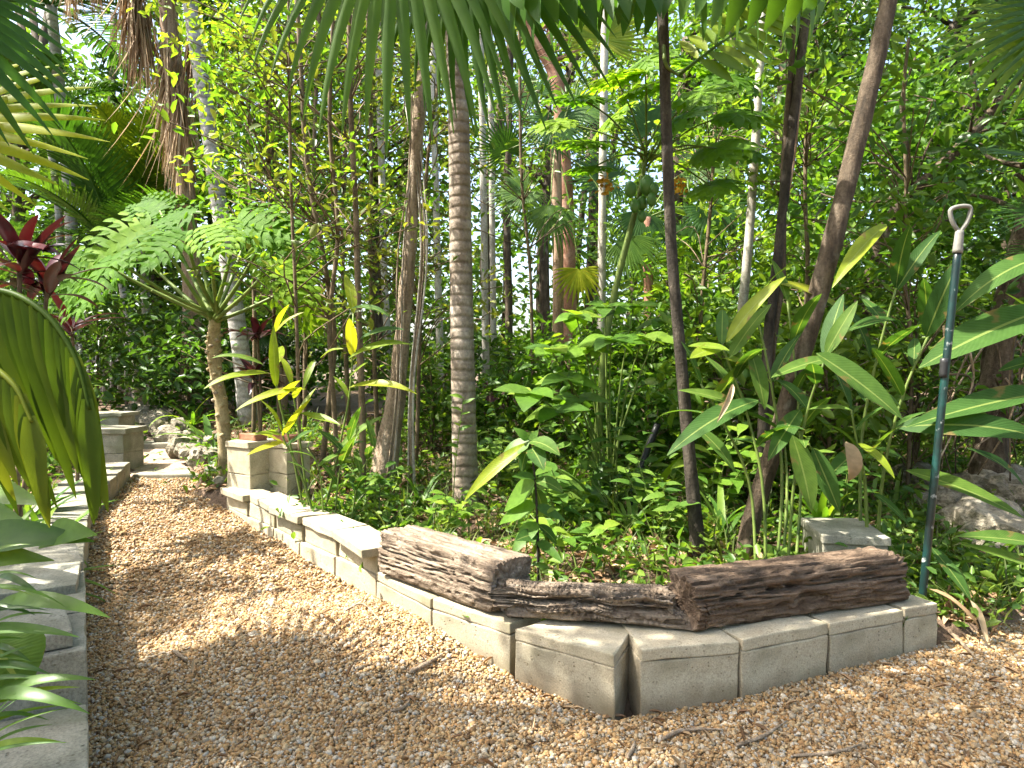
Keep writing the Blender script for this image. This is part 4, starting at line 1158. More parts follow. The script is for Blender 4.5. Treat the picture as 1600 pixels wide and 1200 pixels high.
# gumbo-limbo limb, top centre
b = onbed(PX(885, 8.6), 8.6)
tr = [b, P(888, 480, 8.6), P(884, 300, 8.6), P(872, 140, 8.6), P(850, 80, 8.6), P(815, 25, 8.6), P(780, -30, 8.6), P(720, -140, 8.6)]
tree("red_barked_tree", "smooth reddish limb curving up to the top edge right of the ringed palm", "tree", tr, [.12, .1, .09, .09, .09, .085, .08, .06], "bark_red",
     [((tr[-1].x, 8.6, tr[-1].z + .5), (1.6, 1.5, .9), 22), ((PX(900, 8.6), 8.9, 5.9), (1.1, 1.0, .7), 22)], "leaf_olive", .07, per=30, limbs=[([P(855, 85, 8.6), P(858, 50, 8.6), P(866, 0, 8.6), P(880, -80, 8.6)], [.04, .03, .02])])

# tree with a long bent grey limb on the right
b = onbed(PX(1345, 6.0), 6.0)
tr = [b, P(1352, 480, 6), P(1372, 390, 6), P(1395, 335, 6), P(1425, 300, 6), P(1480, 250, 6), P(1535, 190, 6), P(1590, 125, 6), P(1650, 30, 6)]
tree("bent_limb_tree", "grey-brown limb bending right across the leaves at upper right", "tree", tr, [.06, .055, .052, .05, .05, .048, .045, .04, .03], "bark_brown",
     [((PX(1560, 6) + .1, 6.2, 3.6), (1.0, .8, .7), 30), ((PX(1420, 6), 6.9, 3.5), (1.0, .7, .9), 30), ((PX(1480, 6), 6.8, 2.5), (.9, .6, .8), 22)], "leaf_mid", .11, per=22, branches=22,
     limbs=[([P(1425, 300, 6), P(1418, 230, 6), P(1408, 160, 6), P(1430, 90, 6)], [.02, .014, .01]), ([P(1535, 190, 6), P(1520, 120, 6), P(1512, 60, 6)], [.02, .012]), ([P(1430, 296, 6), P(1445, 240, 6), P(1470, 190, 6)], [.012, .008])])

# rooty tree at the right edge
b = onbed(PX(1548, 4.9), 4.9)
tr = [b + Vector((0, 0, -.05)), P(1546, 700, 4.9), P(1552, 620, 4.9), P(1570, 500, 4.9), P(1600, 380, 4.9), P(1650, 200, 4.9), P(1690, 0, 4.9)]
rt = tree("rooty_tree", "stout trunk with a tangle of hanging roots at the right edge", "tree", tr, [.14, .11, .10, .09, .085, .08, .07], "bark_brown",
     [((tr[-1].x, 5.0, tr[-1].z + .6), (1.3, 1.2, .8), 34), ((PX(1600, 5.4), 5.6, 2.6), (.7, .5, .6), 14)], "leaf_dark", .11, per=24, rough=.07, sides=14)
for k in range(34):
    x0, y0 = random.uniform(1470, 1640), random.uniform(470, 640)
    x1, y1 = x0 + random.uniform(-90, 60), random.uniform(690, 770)
    Yr = random.uniform(4.5, 5.4)
    stem(rt, "aerial_root", [P(x0, y0, Yr), P((x0 + x1) / 2 + random.uniform(-50, 50), (y0 + y1) / 2 + random.uniform(-50, 30), Yr + random.uniform(-.15, .15)), P(x1, y1, Yr)], [.009, .005], random.choice(["bark_tan", "bark_brown", "stem_brown"]), 5, 12, .05)

# ================================================================== MID-SIZE PLANTS
UPC = (0, -.55, .8)                       # upper side turned a little to the viewer
# papaya
b = onbed(PX(925, 5.6), 5.6)
tr = [b, P(938, 640, 5.6), P(945, 545, 5.6), P(962, 450, 5.6), P(982, 370, 5.6), P(1000, 300, 5.6), P(1010, 240, 5.6)]
pap = thing("papaya_plant", "papaya with green fruits under a spread of bright lobed leaves", "papaya", b)
stem(pap, "trunk", tr, [.04, .034, .03, .027, .025, .022, .018], "stem_green", 12, 40, .02)
for px, py, s in [(985, 296, .062), (1011, 290, .075), (1003, 318, .055), (1018, 312, .05), (992, 322, .05), (1003, 338, .045), (1022, 296, .05)]:
    V, Fq = rock_verts(2, .05, 1, px, (s * .8, s * .8, s * 1.15))
    mb = MB(); mb.add(V + np.array(P(px, py, 5.5 + random.uniform(-.03, .12))), Fq); mb.build("fruit", "papaya_skin", pap)
top = tr[-1]
for k, (px, py, dY, s, kind) in enumerate([(905, 152, -.2, .36, 'palmate_bright'), (962, 120, -.1, .36, 'palmate'), (1008, 95, 0, .36, 'palmate_bright'), (1092, 145, -.2, .36, 'palmate_bright'), (1135, 120, .1, .36, 'palmate'),
        (1150, 178, -.1, .34, 'palmate'), (915, 222, -.4, .32, 'palmate_bright'), (1010, 135, -.3, .38, 'palmate_bright'), (925, 262, -.3, .28, 'palmate_bright'), (1120, 232, -.3, .36, 'palmate'), (1065, 185, -.4, .34, 'palmate_bright'),
        (870, 190, .2, .3, 'palmate'), (1160, 235, .2, .34, 'palmate_bright'), (1085, 100, .3, .36, 'palmate_bright'), (960, 180, .4, .36, 'palmate_bright'), (1110, 290, -.3, .3, 'palmate')]):
    hub = P(px, py, 5.6 + dY)
    v = hub - top
    putm(pap, "lobed_leaf", kind, hub, Vector((v.x, v.y - .15, -.10)), Vector((random.uniform(-.7, -.1), -.55, .9)), s * .92)
    stem(pap, "petiole", [top + Vector((0, 0, random.uniform(-.15, .05))), top + v * .5 + Vector((0, 0, .04)), hub], [.009, .006], "stem_green", 5, 8)
for px, py in ((944, 288), (1062, 290)):
    mb = MB(); leafcloud(mb, np.array(P(px, py, 5.4)) + rng.normal(0, .035, (36, 3)), .05, .6); mb.build("withered_leaf", "dry_blossom", pap)["kind"] = "stuff"

# split-leaf philodendron
b = onbed(PX(352, 5.7), 5.7)
tr = [b, P(348, 650, 5.7), P(338, 590, 5.7), P(334, 540, 5.7), P(336, 500, 5.7)]
sel = thing("philodendron", "split-leaf philodendron on a scarred trunk above the left block pillar's path side", "philodendron", b)
sel["label"] = "split-leaf philodendron with a scarred pale trunk, arching over the path"
stem(sel, "trunk", tr, [.055, .052, .05, .054, .045], "selloum_bark", 14, 30, .05)
path = catmull(tr, 60)
for k in range(44):                                   # leaf scars
    i = 8 + k; a = k * 2.4
    c = path[min(59, i)] + np.array([math.cos(a) * .05, math.sin(a) * .05, 0])
    if math.sin(a) > .5: continue
    mb = MB(); V, Fq = rock_verts(1, .1, 1, k, (.024, .024, .02)); mb.add(V + c, Fq); mb.build("leaf_scar", "selloum_bark" if k % 3 else "bark_tan", sel)
top = tr[-1] + Vector((0, 0, .02))
for px, py, dY, tipx, tipy, L, kind in [(175, 402, -.5, 110, 470, .58, 'lobed'), (235, 352, -.3, 130, 400, .58, 'lobed_bright'), (285, 362, -.6, 215, 400, .5, 'lobed_bright'), (300, 335, .1, 260, 340, .55, 'lobed'), (372, 342, -.2, 420, 350, .55, 'lobed'),
        (420, 362, -.3, 470, 410, .55, 'lobed'), (432, 410, -.5, 480, 470, .5, 'lobed'), (385, 370, .5, 440, 330, .5, 'lobed_bright'), (330, 352, -.6, 345, 390, .45, 'lobed_bright'), (215, 395, .3, 150, 450, .55, 'lobed'), (130, 395, -.2, 80, 480, .5, 'lobed'), (445, 455, .1, 500, 500, .45, 'lobed'), (250, 330, .5, 200, 300, .5, 'lobed')]:
    hub = P(px, py, 5.7 + dY); tip = P(tipx, tipy, 5.7 + dY * 1.6)
    v = hub - top
    stem(sel, "petiole", [top + Vector((random.uniform(-.03, .03), random.uniform(-.04, .02), random.uniform(-.05, .03))), top + v * .5 + Vector((0, 0, -.03)), hub], [.02, .011], "stem_green", 7, 10)
    putm(sel, "split_leaf", kind, hub, tip - hub, (random.uniform(-.5, .4), -.7, .7), L)

# cordylines with red-brown leaves
def cordyline(label, base, canes, n, L):
    t = thing("cordyline", label, "cordyline", base, "cordylines with dark red leaves")
    for p in canes:
        stem(t, "cane", [base, (Vector(base) + Vector(p)) / 2 + Vector((.02, 0, 0)), p], [.016, .012], "stem_brown", 7, 8)
        for k in range(n):
            a = k * 2.4 + random.uniform(-.3, .3); e = R(random.uniform(0, 75))
            d = Vector((math.cos(a) * math.cos(e), math.sin(a) * math.cos(e), math.sin(e)))
            put(t, "leaf", "cordyline", Vector(p) + Vector((0, 0, -.008 * k)), d, (-d.x, -d.y, 1), L * random.uniform(.75, 1.15))
    return t
cordyline("dark red cordyline at the left edge above the big fan leaf", onbed(PX(45, 4.0) - .1, 4.0), [P(30, 405, 4.0), P(75, 440, 4.2)], 15, .42)
cordyline("dark purple cordyline behind the philodendron trunk", onbed(PX(405, 6.3), 6.3), [P(402, 520, 6.3), P(398, 585, 6.3)], 13, .36)
cordyline("small dark red cordyline glimpsed under the philodendron's left leaves", onbed(PX(118, 5.2), 5.2), [P(112, 510, 5.2)], 13, .4)
ft = [t for t in col.objects if t.name == "cordyline"][0]
for k in range(5):
    put(ft, "bright_leaf", "cordyline", P(60 + k * 8, 395, 3.9), (math.cos(k), -.4, .35), (0, -.6, .8), .2, 1.4)

# shell gingers on the right
def PP(*a): return P(*a)
def EL(x0, y0, Y0, x1, y1, Y1, w=1.0, kd="ginger", up=UPC): return (P(x0, y0, Y0), P(x1, y1, Y1), up, w, kd)
def cane(bx, by, Y, *pts): 
    q = onbed(PX(bx, Y), Y)
    return [q] + [P(x, y, Y + dy) for x, y, dy in pts]
Yg = 3.35
cane_plant("ginger_plant", "clump of tall ginger canes with long leaves beside the leaning trunk's foot", "ginger", onbed(PX(1220, Yg), Yg),
    [cane(1200, 870, Yg, (1192, 760, .05), (1165, 640, .1), (1128, 540, .1)), cane(1215, 870, Yg + .05, (1222, 740, .1), (1205, 600, .15), (1180, 480, .2)),
     cane(1232, 870, Yg, (1240, 760, 0), (1262, 640, 0), (1290, 560, -.05)), cane(1185, 868, Yg + .1, (1172, 760, .1), (1130, 660, .1), (1095, 600, .1)), cane(1245, 866, Yg + .1, (1252, 740, .2), (1245, 600, .25), (1230, 470, .3)),
     cane(1225, 868, Yg + .15, (1230, 760, .2), (1225, 680, .25), (1235, 640, .25))],
    "ginger", .36, per=4, t0=.5, extra=[
    EL(1275, 552, 3.1, 1410, 655, 3.0, 1.5), EL(1238, 680, 3.15, 1268, 800, 3.05, 1.35, "ginger", (.3, -.9, .2)), EL(1270, 700, 3.2, 1312, 800, 3.15, 1.1, "ginger", (-.3, -.9, .2)),
    EL(1185, 625, 3.3, 1042, 712, 3.1, .8), EL(1088, 668, 3.4, 1148, 738, 3.3, 1.1, "ginger"), EL(1135, 535, 3.4, 1228, 432, 3.4, .8, "ginger_bright"), EL(1140, 560, 3.4, 1205, 475, 3.5, .8),
    EL(1172, 545, 3.4, 1195, 640, 3.3, 1.1, "ginger", (.2, -.9, .3)), EL(1075, 540, 3.5, 1140, 548, 3.3, 1.5, "ginger_bright"), EL(1128, 540, 3.45, 1078, 560, 3.3, 1.6, "ginger_bright"), EL(1295, 560, 3.3, 1205, 590, 3.2, .9), EL(1165, 640, 3.4, 1060, 610, 3.3, .9),
    EL(1290, 555, 3.3, 1340, 470, 3.3, 1.0), EL(1262, 640, 3.3, 1330, 640, 3.1, 1.0), EL(1205, 600, 3.5, 1130, 560, 3.4, 1.0, "ginger_bright"), EL(1145, 600, 3.2, 1120, 660, 3.1, .7, "dry", (0, -1, .1)), EL(1250, 640, 3.4, 1200, 720, 3.2, 1.0)], stemr=.009)
cane_plant("ginger_plant", "broad-leaved ginger between the leaning trunk and the green pole", "ginger", onbed(PX(1365, 3.5), 3.5),
    [cane(1360, 860, 3.5, (1352, 760, 0), (1340, 700, 0), (1330, 640, 0)), cane(1372, 860, 3.55, (1380, 740, 0), (1410, 620, 0), (1450, 525, 0)), cane(1350, 860, 3.6, (1345, 700, .1), (1370, 560, .1), (1400, 450, .1))],
    "ginger", .36, per=4, t0=.5, extra=[
    EL(1447, 527, 3.4, 1502, 400, 3.3, 1.1, "ginger", (-.5, -.8, .2)), EL(1340, 692, 3.4, 1398, 748, 3.2, .9, "ginger_bright"), EL(1322, 690, 3.3, 1325, 752, 3.25, 1.8, "dry", (.2, -1, 0)), EL(1330, 500, 3.8, 1200, 440, 3.8, .9, "ginger_bright"),
    EL(1410, 640, 3.4, 1340, 590, 3.3, .9), EL(1400, 500, 3.7, 1320, 520, 3.6, .8), EL(1360, 560, 3.7, 1310, 470, 3.7, .9), EL(1400, 455, 3.7, 1470, 360, 3.7, .8), EL(1385, 350, 3.8, 1300, 450, 3.6, .7, "ginger_bright"),
    EL(1345, 700, 3.5, 1290, 750, 3.3, 1.0), EL(1365, 770, 3.5, 1420, 820, 3.4, .9)], stemr=.010)
cane_plant("ginger_plant", "ginger at the right edge with long leaves crossing behind the green pole", "ginger", onbed(PX(1640, 3.4), 3.4),
    [cane(1640, 870, 3.4, (1640, 760, 0), (1625, 640, 0), (1615, 520, 0)), cane(1660, 870, 3.3, (1665, 700, 0), (1650, 560, 0), (1640, 420, 0)), cane(1700, 870, 3.5, (1690, 700, 0), (1680, 560, 0), (1650, 400, 0))],
    "ginger", .42, per=4, t0=.5, extra=[
    EL(1640, 480, 3.3, 1436, 575, 3.25, 1.1), EL(1640, 400, 3.35, 1490, 490, 3.3, 1.0), EL(1650, 610, 3.2, 1415, 668, 3.2, .7), EL(1400, 668, 3.3, 1640, 690, 3.1, .9, "ginger", (0, -.8, .5)), EL(1415, 735, 3.4, 1600, 810, 3.2, .9),
    EL(1625, 850, 3.0, 1495, 838, 3.0, .8), EL(1640, 900, 2.95, 1500, 850, 3.0, .6), EL(1655, 560, 3.4, 1560, 580, 3.3, .9), EL(1600, 760, 3.5, 1510, 700, 3.5, .8)])
cane_plant("ginger_shoot", "drooping torn ginger shoot beyond the wall end, right of the green pole", "ginger", onbed(PX(1452, 3.25), 3.25),
    [cane(1450, 910, 3.25, (1448, 890, -.02), (1452, 865, -.05))], "ginger", .2, per=1, t0=.9, extra=[EL(1455, 855, 3.1, 1518, 940, 2.95, 1.0), EL(1516, 938, 2.95, 1542, 1010, 2.85, .9, "dry", (0, -1, .2)), EL(1450, 880, 3.1, 1500, 890, 3.0, .5), EL(1452, 920, 3.0, 1530, 985, 2.9, .45, "dry")], stemr=.006)

# bright gingers on the left
Yl = 4.35
cane_plant("ginger_plant", "sunlit yellow-green ginger rising behind the block wall, left of the tan trunk", "ginger", onbed(PX(470, Yl), Yl),
    [cane(478, 780, Yl, (455, 700, 0), (432, 605, 0), (430, 520, 0)), cane(485, 780, Yl, (470, 700, 0), (462, 640, 0), (455, 600, 0)), cane(500, 790, Yl, (530, 700, 0), (548, 600, 0), (552, 490, 0)), cane(495, 780, Yl - .05, (470, 740, 0), (445, 690, 0), (440, 675, 0))],
    "ginger_bright", .3, per=3, t0=.6, extra=[
    EL(420, 583, 4.3, 318, 608, 4.1, .75, "ginger_bright"), EL(478, 608, 4.3, 368, 642, 4.1, .7, "ginger_bright"), EL(432, 606, 4.35, 428, 508, 4.3, .8, "ginger_bright", (0, -1, .1)), EL(412, 570, 4.3, 330, 560, 4.2, .7, "ginger"),
    EL(432, 518, 4.3, 475, 488, 4.3, .8, "ginger_bright"), EL(548, 482, 4.3, 612, 497, 4.2, .8, "ginger"), EL(500, 560, 4.3, 537, 545, 4.2, .8, "ginger_bright"), EL(545, 560, 4.3, 642, 538, 4.2, .8, "ginger_bright"), EL(545, 606, 4.3, 652, 616, 4.1, .6, "ginger_bright"),
    EL(560, 532, 4.3, 632, 515, 4.2, .8, "ginger"), EL(492, 562, 4.3, 474, 608, 4.2, .9, "ginger_bright", (0, -1, .2)), EL(445, 690, 4.2, 385, 712, 4.0, 1.0, "ginger_bright"), EL(470, 645, 4.3, 532, 664, 4.1, .7, "ginger_bright"), EL(445, 700, 4.2, 490, 672, 4.1, .9, "ginger"),
    EL(440, 680, 4.2, 395, 680, 4.1, 1.0, "ginger_bright"), EL(530, 700, 4.3, 600, 650, 4.3, .8, "ginger"), EL(520, 720, 4.3, 570, 690, 4.2, .9), EL(545, 590, 4.3, 575, 566, 4.2, 1.4, "ginger_bright")], stemr=.008)
cane_plant("ginger_plant", "low ginger shoots at the foot of the sunlit ginger", "ginger", onbed(PX(535, 4.2), 4.2),
    [cane(520, 800, 4.2, (530, 740, 0), (545, 690, 0)), cane(545, 800, 4.2, (560, 750, 0), (585, 700, 0)), cane(505, 790, 4.1, (500, 740, 0), (480, 700, 0))], "ginger", .26, per=4, t0=.4, stemr=.006)

# tiered bright plant in the middle (large soft leaves in flat layers)
b = onbed(PX(950, 4.9), 4.9)
tp_ = thing("soft_leaf_shrub", "shrub with tiers of large pale sunlit leaves in the middle of the bed", "shrub", b)
for x, y, dY, n in [(900, 492, -.2, 7), (860, 545, -.3, 6), (945, 480, 0, 6), (990, 478, 0, 6), (1005, 525, -.3, 6), (955, 530, -.4, 7), (920, 545, -.3, 5), (830, 612, -.6, 7), (885, 590, -.4, 6), (868, 640, -.5, 5), (1035, 500, .1, 5), (900, 620, -.2, 5)]:
    h = P(x, y, 4.9 + dY)
    stem(tp_, "branch", [b + Vector((random.uniform(-.04, .04), 0, .15)), (b + h) / 2 + Vector((0, 0, .2)), h], [.010, .004], "stem_green", 5, 10)
    a0 = random.uniform(0, 6)
    for k in range(n):
        a = a0 + k * 6.283 / n + random.uniform(-.2, .2)
        put(tp_, "leaf", "oval_bright" if k % 4 else "oval_mid", h, (math.cos(a), math.sin(a), random.uniform(-.25, .15)), (0, -.45, 1), random.uniform(.16, .26), 1.3)

# seedling tree in front of the palm
b = gp(842, 905); b = onbed(PX(842, 3.25), 3.25)
tp_ = thing("seedling_tree", "young tree with thin dark stem and drooping oval leaves behind the middle timber", "sapling", b)
stem(tp_, "stem", [b, P(840, 830, 3.25), P(836, 750, 3.25), P(828, 690, 3.25)], [.008, .006, .004], "bark_dark", 6, 14)
for x0, y0, x1, y1, w, kd in [(828, 690, 780, 720, 1.0, "oval_bright"), (828, 692, 726, 782, .75, "ginger_bright"), (828, 690, 875, 712, .9, "oval"), (828, 690, 815, 740, 1.0, "oval"), (828, 690, 800, 700, 1.1, "oval_mid"), (830, 700, 850, 735, 1.0, "oval"), (828, 690, 840, 672, 1.0, "oval_mid"), (825, 688, 802, 668, .9, "oval_bright"),
        (836, 750, 880, 770, .9, "oval"), (836, 752, 788, 800, 1.0, "oval_bright"), (837, 760, 850, 800, 1.0, "oval"), (836, 745, 800, 745, .9, "oval_mid"), (838, 790, 780, 820, .9, "oval_bright"), (838, 790, 885, 815, .9, "oval_mid"), (840, 820, 870, 850, .9, "oval"), (839, 815, 800, 870, .8, "oval_bright"), (840, 845, 880, 880, .8, "oval_mid"), (836, 765, 870, 745, .9, "oval_mid"), (838, 805, 870, 795, .9, "oval_bright"), (839, 835, 805, 845, .9, "oval")]:
    put_chord(tp_, "leaf", kd, P(x0, y0, 3.25), P(x1, y1, 3.25 + random.uniform(-.15, .1)), (random.uniform(-.3, .3), -.6, .7), w)

# strap-leaved clumps and small plants in the bed
for px, py, kind, n, L, el, lab in [
    (935, 815, "strap_dark", 18, .62, (35, 85), "dark strap-leaved lily clump right of the seedling tree"),
    (985, 840, "strap", 16, .5, (25, 80), "arching green strap-leaved clump below the leaning black pipe"),
    (1010, 800, "strap_bright", 20, .6, (30, 85), "pale grassy clump left of the slender dark trunk"),
    (885, 775, "strap_bright", 16, .45, (20, 75), "sunlit grassy clump behind the seedling tree"),
    (1130, 850, "strap", 18, .5, (30, 85), "grassy clump between the slender dark trunk and the leaning trunk"),
    (1285, 845, "strap_bright", 14, .45, (30, 85), "small grassy clump in front of the green-stained block"),
    (608, 838, "ginger", 7, .17, (30, 80), "small glossy sprout beside the sunlit timber"),
    (660, 800, "strap", 18, .35, (25, 80), "grassy tuft left of the ringed palm's foot"),
    (790, 760, "strap", 18, .5, (30, 85), "grassy tuft right of the ringed palm's foot"),
    (330, 700, "strap_dark", 16, .5, (15, 70), "dark strap-leaved clump hanging over the rock border"),
    (300, 668, "strap_bright", 16, .55, (25, 80), "sunlit strap-leaved clump above the rock border"),
    (255, 650, "strap_bright", 18, .6, (25, 85), "pale grassy clump where the rock border begins, far along the path"),
    (440, 760, "oval_mid", 10, .16, (10, 70), "small broad-leaved plant against the block pillar"),
    (560, 800, "strap_dark", 14, .32, (25, 80), "dark tuft behind the capped blocks of the wall"),
    (1405, 800, "strap", 14, .4, (25, 80), "strap-leaved tuft behind the green pole's foot")]:
    q = gp(px, py)
    rosette("lily_clump" if "strap" in kind else "sprout", lab, "plant", q, kind, n, L, el, 1.2, "small clumps in the bed")

def herb(label, px, Y, h, n, kind, L, name="herb"):
    b = onbed(PX(px, Y), Y)
    t = thing(name, label, "plant", b, "leafy herbs in the bed")
    for j in range(n):
        tip = b + Vector((random.gauss(0, .16), random.gauss(0, .16), h * random.uniform(.6, 1.1)))
        pts = catmull([b, (b + tip) / 2 + Vector((random.gauss(0, .03), 0, .05)), tip], 12)
        stem(t, "stem", pts, [.005, .003], "stem_green", 5, 8)
        for k in range(8):
            p = pts[4 + k]; a = k * 2.4 + random.uniform(-.4, .4)
            put(t, "leaf", kind, p, (math.cos(a), math.sin(a), random.uniform(-.2, .4)), (0, -.4, 1), L * random.uniform(.7, 1.15), 1.0)
    return t
for a in [("leafy herb with bright oval leaves right behind the middle timber", 905, 3.55, .38, 4, "oval_bright", .12),
          ("sunlit broad-leaved herb between the seedling tree and the dark lily clump", 880, 4.1, .55, 5, "oval_mid", .15),
          ("knee-high green herb left of the slender dark trunk's foot", 1030, 4.0, .5, 5, "oval_mid", .13),
          ("pale leafy herb beneath the tiered shrub", 820, 5.0, .6, 6, "oval_bright", .14),
          ("tall leafy herb in front of the papaya trunk", 965, 4.6, .7, 6, "oval_mid", .15),
          ("bushy herb beside the right of the ringed palm", 775, 5.3, .6, 6, "oval_mid", .14),
          ("low bright herb behind the sunlit timber", 690, 4.0, .3, 5, "oval_bright", .10),
          ("leafy herb between the two trunks behind the longest log", 1115, 4.4, .6, 6, "oval_bright", .14),
          ("shady herb behind the capped wall blocks, left of the tan trunk", 590, 4.6, .35, 5, "oval_mid", .11),
          ("leafy herb behind the green-stained block", 1310, 4.2, .6, 6, "oval_mid", .14)]:
    herb(*a)
# climbing sapling on the ringed palm
b = onbed(PX(705, 4.5), 4.5)
tp_ = thing("weed_stem", "thin leafy weed climbing against the ringed palm trunk", "weed", b)
stem(tp_, "stem", [b, P(712, 720, 4.5), P(722, 640, 4.5), P(725, 620, 4.5)], [.004, .003], "stem_green", 5, 10)
for k in range(11):
    y = 622 + k * 9 + random.uniform(-4, 4); a = random.uniform(0, 6.28)
    put(tp_, "leaf", "oval_bright", P(723 - k * .8, y, 4.49), (math.cos(a), -.4 + .5 * math.sin(a), .35), UPC, random.uniform(.05, .1), .8)

# left edge: fan palm close to the viewer
b = onbed(-2.15, 1.75)
crn = Vector((-2.1, 1.75, 1.75))
fan_palm("near_fan_palm", "fan palm at the left edge with big pleated leaves hanging into the picture", b, [b, Vector((-2.15, 1.75, .9)), crn], [.09, .08, .07], "fibre", [
    (P(-150, -20, 2.0), (.6, .1, -.62), (.3, -.8, .5), .50, 'fan_wide'),
    (P(-130, 190, 2.3), (1, .1, -.05), (-.25, -.85, .5), .56, 'fan_yellow'),
    (crn + Vector((-.6, .2, .5)), (-.8, .3, .3), (.5, 0, 1), .7, 'fan'), (crn + Vector((-.4, -.5, .6)), (-.5, -.7, .3), (.3, .3, 1), .7, 'fan'), (crn + Vector((-.3, .6, .6)), (-.3, .9, .1), (.2, -.3, 1), .7, 'fan'), (crn + Vector((.0, .1, .9)), (.1, .3, 1), (0, -1, .2), .7, 'fan')], pet="stem_green")
nfp = [t for t in col.objects if t.name.startswith("near_fan_palm")][0]
def drape_leaf(arc, n, L0, L1, w, mat):
    mb = MB(); pth = catmull(arc, 40)
    tube(mb, pth, [.012, .004], 6, lv=.3)
    for k in range(n):
        t = (k + .4) / n
        p = pth[int(t * 39)]; T = pth[min(39, int(t * 39) + 1)] - pth[max(0, int(t * 39) - 1)]
        T = Vector(T).normalized()
        d = T * (.35 + .5 * t) + Vector((random.uniform(-.06, .06), random.uniform(-.12, .02), -1))
        V, Fq, uv = blade((L0 + (L1 - L0) * t) * random.uniform(.85, 1.08), w * random.uniform(.8, 1.15), 12, random.uniform(.15, .5), random.uniform(.2, .5), 'seg', .02)
        mb.add(V @ npb(d, (.5, -.9, .25)).T + p, Fq, random.uniform(0, .5), uv)
    return mb.build("drooping_leaf", mat, nfp)
drape_leaf([P(-90, 470, 1.75), P(0, 455, 1.75), P(70, 490, 1.72), P(118, 560, 1.7), P(140, 640, 1.68)], 19, .60, .32, .066, "palm_leaf_soft")
drape_leaf([P(-120, 560, 1.7), P(-40, 560, 1.68), P(20, 600, 1.65), P(50, 660, 1.63)], 12, .42, .28, .06, "palm_leaf_soft")
# left edge: low plants overhanging the near wall
cane_plant("taro_plant", "broad dark leaf plant leaning over the near end of the left wall", "plant", onbed(-2.2, 2.6), [], "oval_dark", .3, extra=[
    EL(-60, 850, 2.3, 148, 846, 2.2, .55, "oval_mid", (.1, -.75, .6)), EL(-70, 880, 2.3, 85, 876, 2.2, .6, "oval_dark", (0, -.8, .6)), EL(-60, 800, 2.6, 60, 836, 2.4, .6, "oval_mid", (.1, -.8, .6)), EL(-50, 760, 2.8, 70, 790, 2.6, .6, "oval_dark", (0, -.8, .6)), EL(70, 842, 2.3, 152, 836, 2.15, .7, "oval_bright", (0, -.8, .6))])
stem(col.objects["taro_plant"], "leaf_stalk", [onbed(-2.2, 2.6), P(-80, 900, 2.4), P(-60, 850, 2.3)], [.01, .007], "stem_green", 6, 8)
stem(col.objects["taro_plant"], "leaf_stalk", [onbed(-2.2, 2.6), P(-90, 870, 2.5), P(-60, 800, 2.6)], [.01, .007], "stem_green", 6, 8)
b = Vector((-1.95, 1.75, .05))
cane_plant("spider_lily", "arching strap leaves drooping over the near left wall blocks", "plant", b, [], "strap", .3, extra=[
    EL(-10, 950, 1.8, 172, 965, 1.75, 1.4, "strap_dark"), EL(-20, 990, 1.7, 40, 1080, 1.65, 2.4, "oval"), EL(-10, 1010, 1.7, 50, 1035, 1.65, 1.0, "strap_dark"), EL(-20, 1095, 1.6, 150, 1062, 1.6, 1.0, "strap_dark"), EL(-20, 1090, 1.6, 140, 1115, 1.55, 1.1, "strap_dark"),
    EL(-30, 1160, 1.5, 118, 1105, 1.55, .4, "strap"), EL(-30, 1180, 1.5, 108, 1160, 1.5, .6, "strap"), EL(-30, 1150, 1.5, 75, 1080, 1.6, .4, "strap"), EL(-30, 1140, 1.5, 60, 1060, 1.6, .4, "strap"), EL(-20, 920, 1.85, 60, 905, 1.8, .8, "strap"), EL(-10, 975, 1.75, 85, 960, 1.75, .8, "strap"), EL(0, 900, 1.9, 68, 935, 1.85, 1.0, "strap_dark")] + [EL(random.uniform(-50, -10), yy, 1.62, random.uniform(40, 130), yy + random.uniform(-55, 25), 1.6, random.uniform(.5, 1.1), random.choice(["strap", "strap_dark", "strap_bright"])) for yy in range(900, 1190, 18)])
for k in range(6):
    stem(col.objects["spider_lily"], "leaf_base", [b + Vector((random.uniform(-.05, .05), random.uniform(-.1, .1), 0)), P(-60, 1050, 1.65), P(-25, 950 + 40 * k, 1.78 - .05 * k)], [.006, .004], "stem_green", 5, 8)
for x, y, Y, kind, n, L, lab in [(60, 760, 3.6, "strap_bright", 16, .5, "light green strap clump beneath the big fan leaf"), (30, 690, 4.2, "strap_dark", 18, .6, "dark strap clump behind the big fan leaf"), (140, 690, 5.6, "oval_mid", 12, .25, "pale broad-leaved plant beside the weathered grey pillar"),
                                  (-20, 800, 3.0, "oval_dark", 14, .3, "dusky broad-leaved plant at the left edge below the fan leaf"), (-70, 850, 3.0, "strap", 26, .7, "arching green clump spilling over the left wall slabs"), (95, 640, 6.5, "strap", 20, .7, "tall strap clump left of the weathered grey pillar")]:
    rosette("bed_plant", lab, "plant", onbed(PX(x, Y), Y), kind, n, L, (20, 80), 1.2, "plants of the left bed")

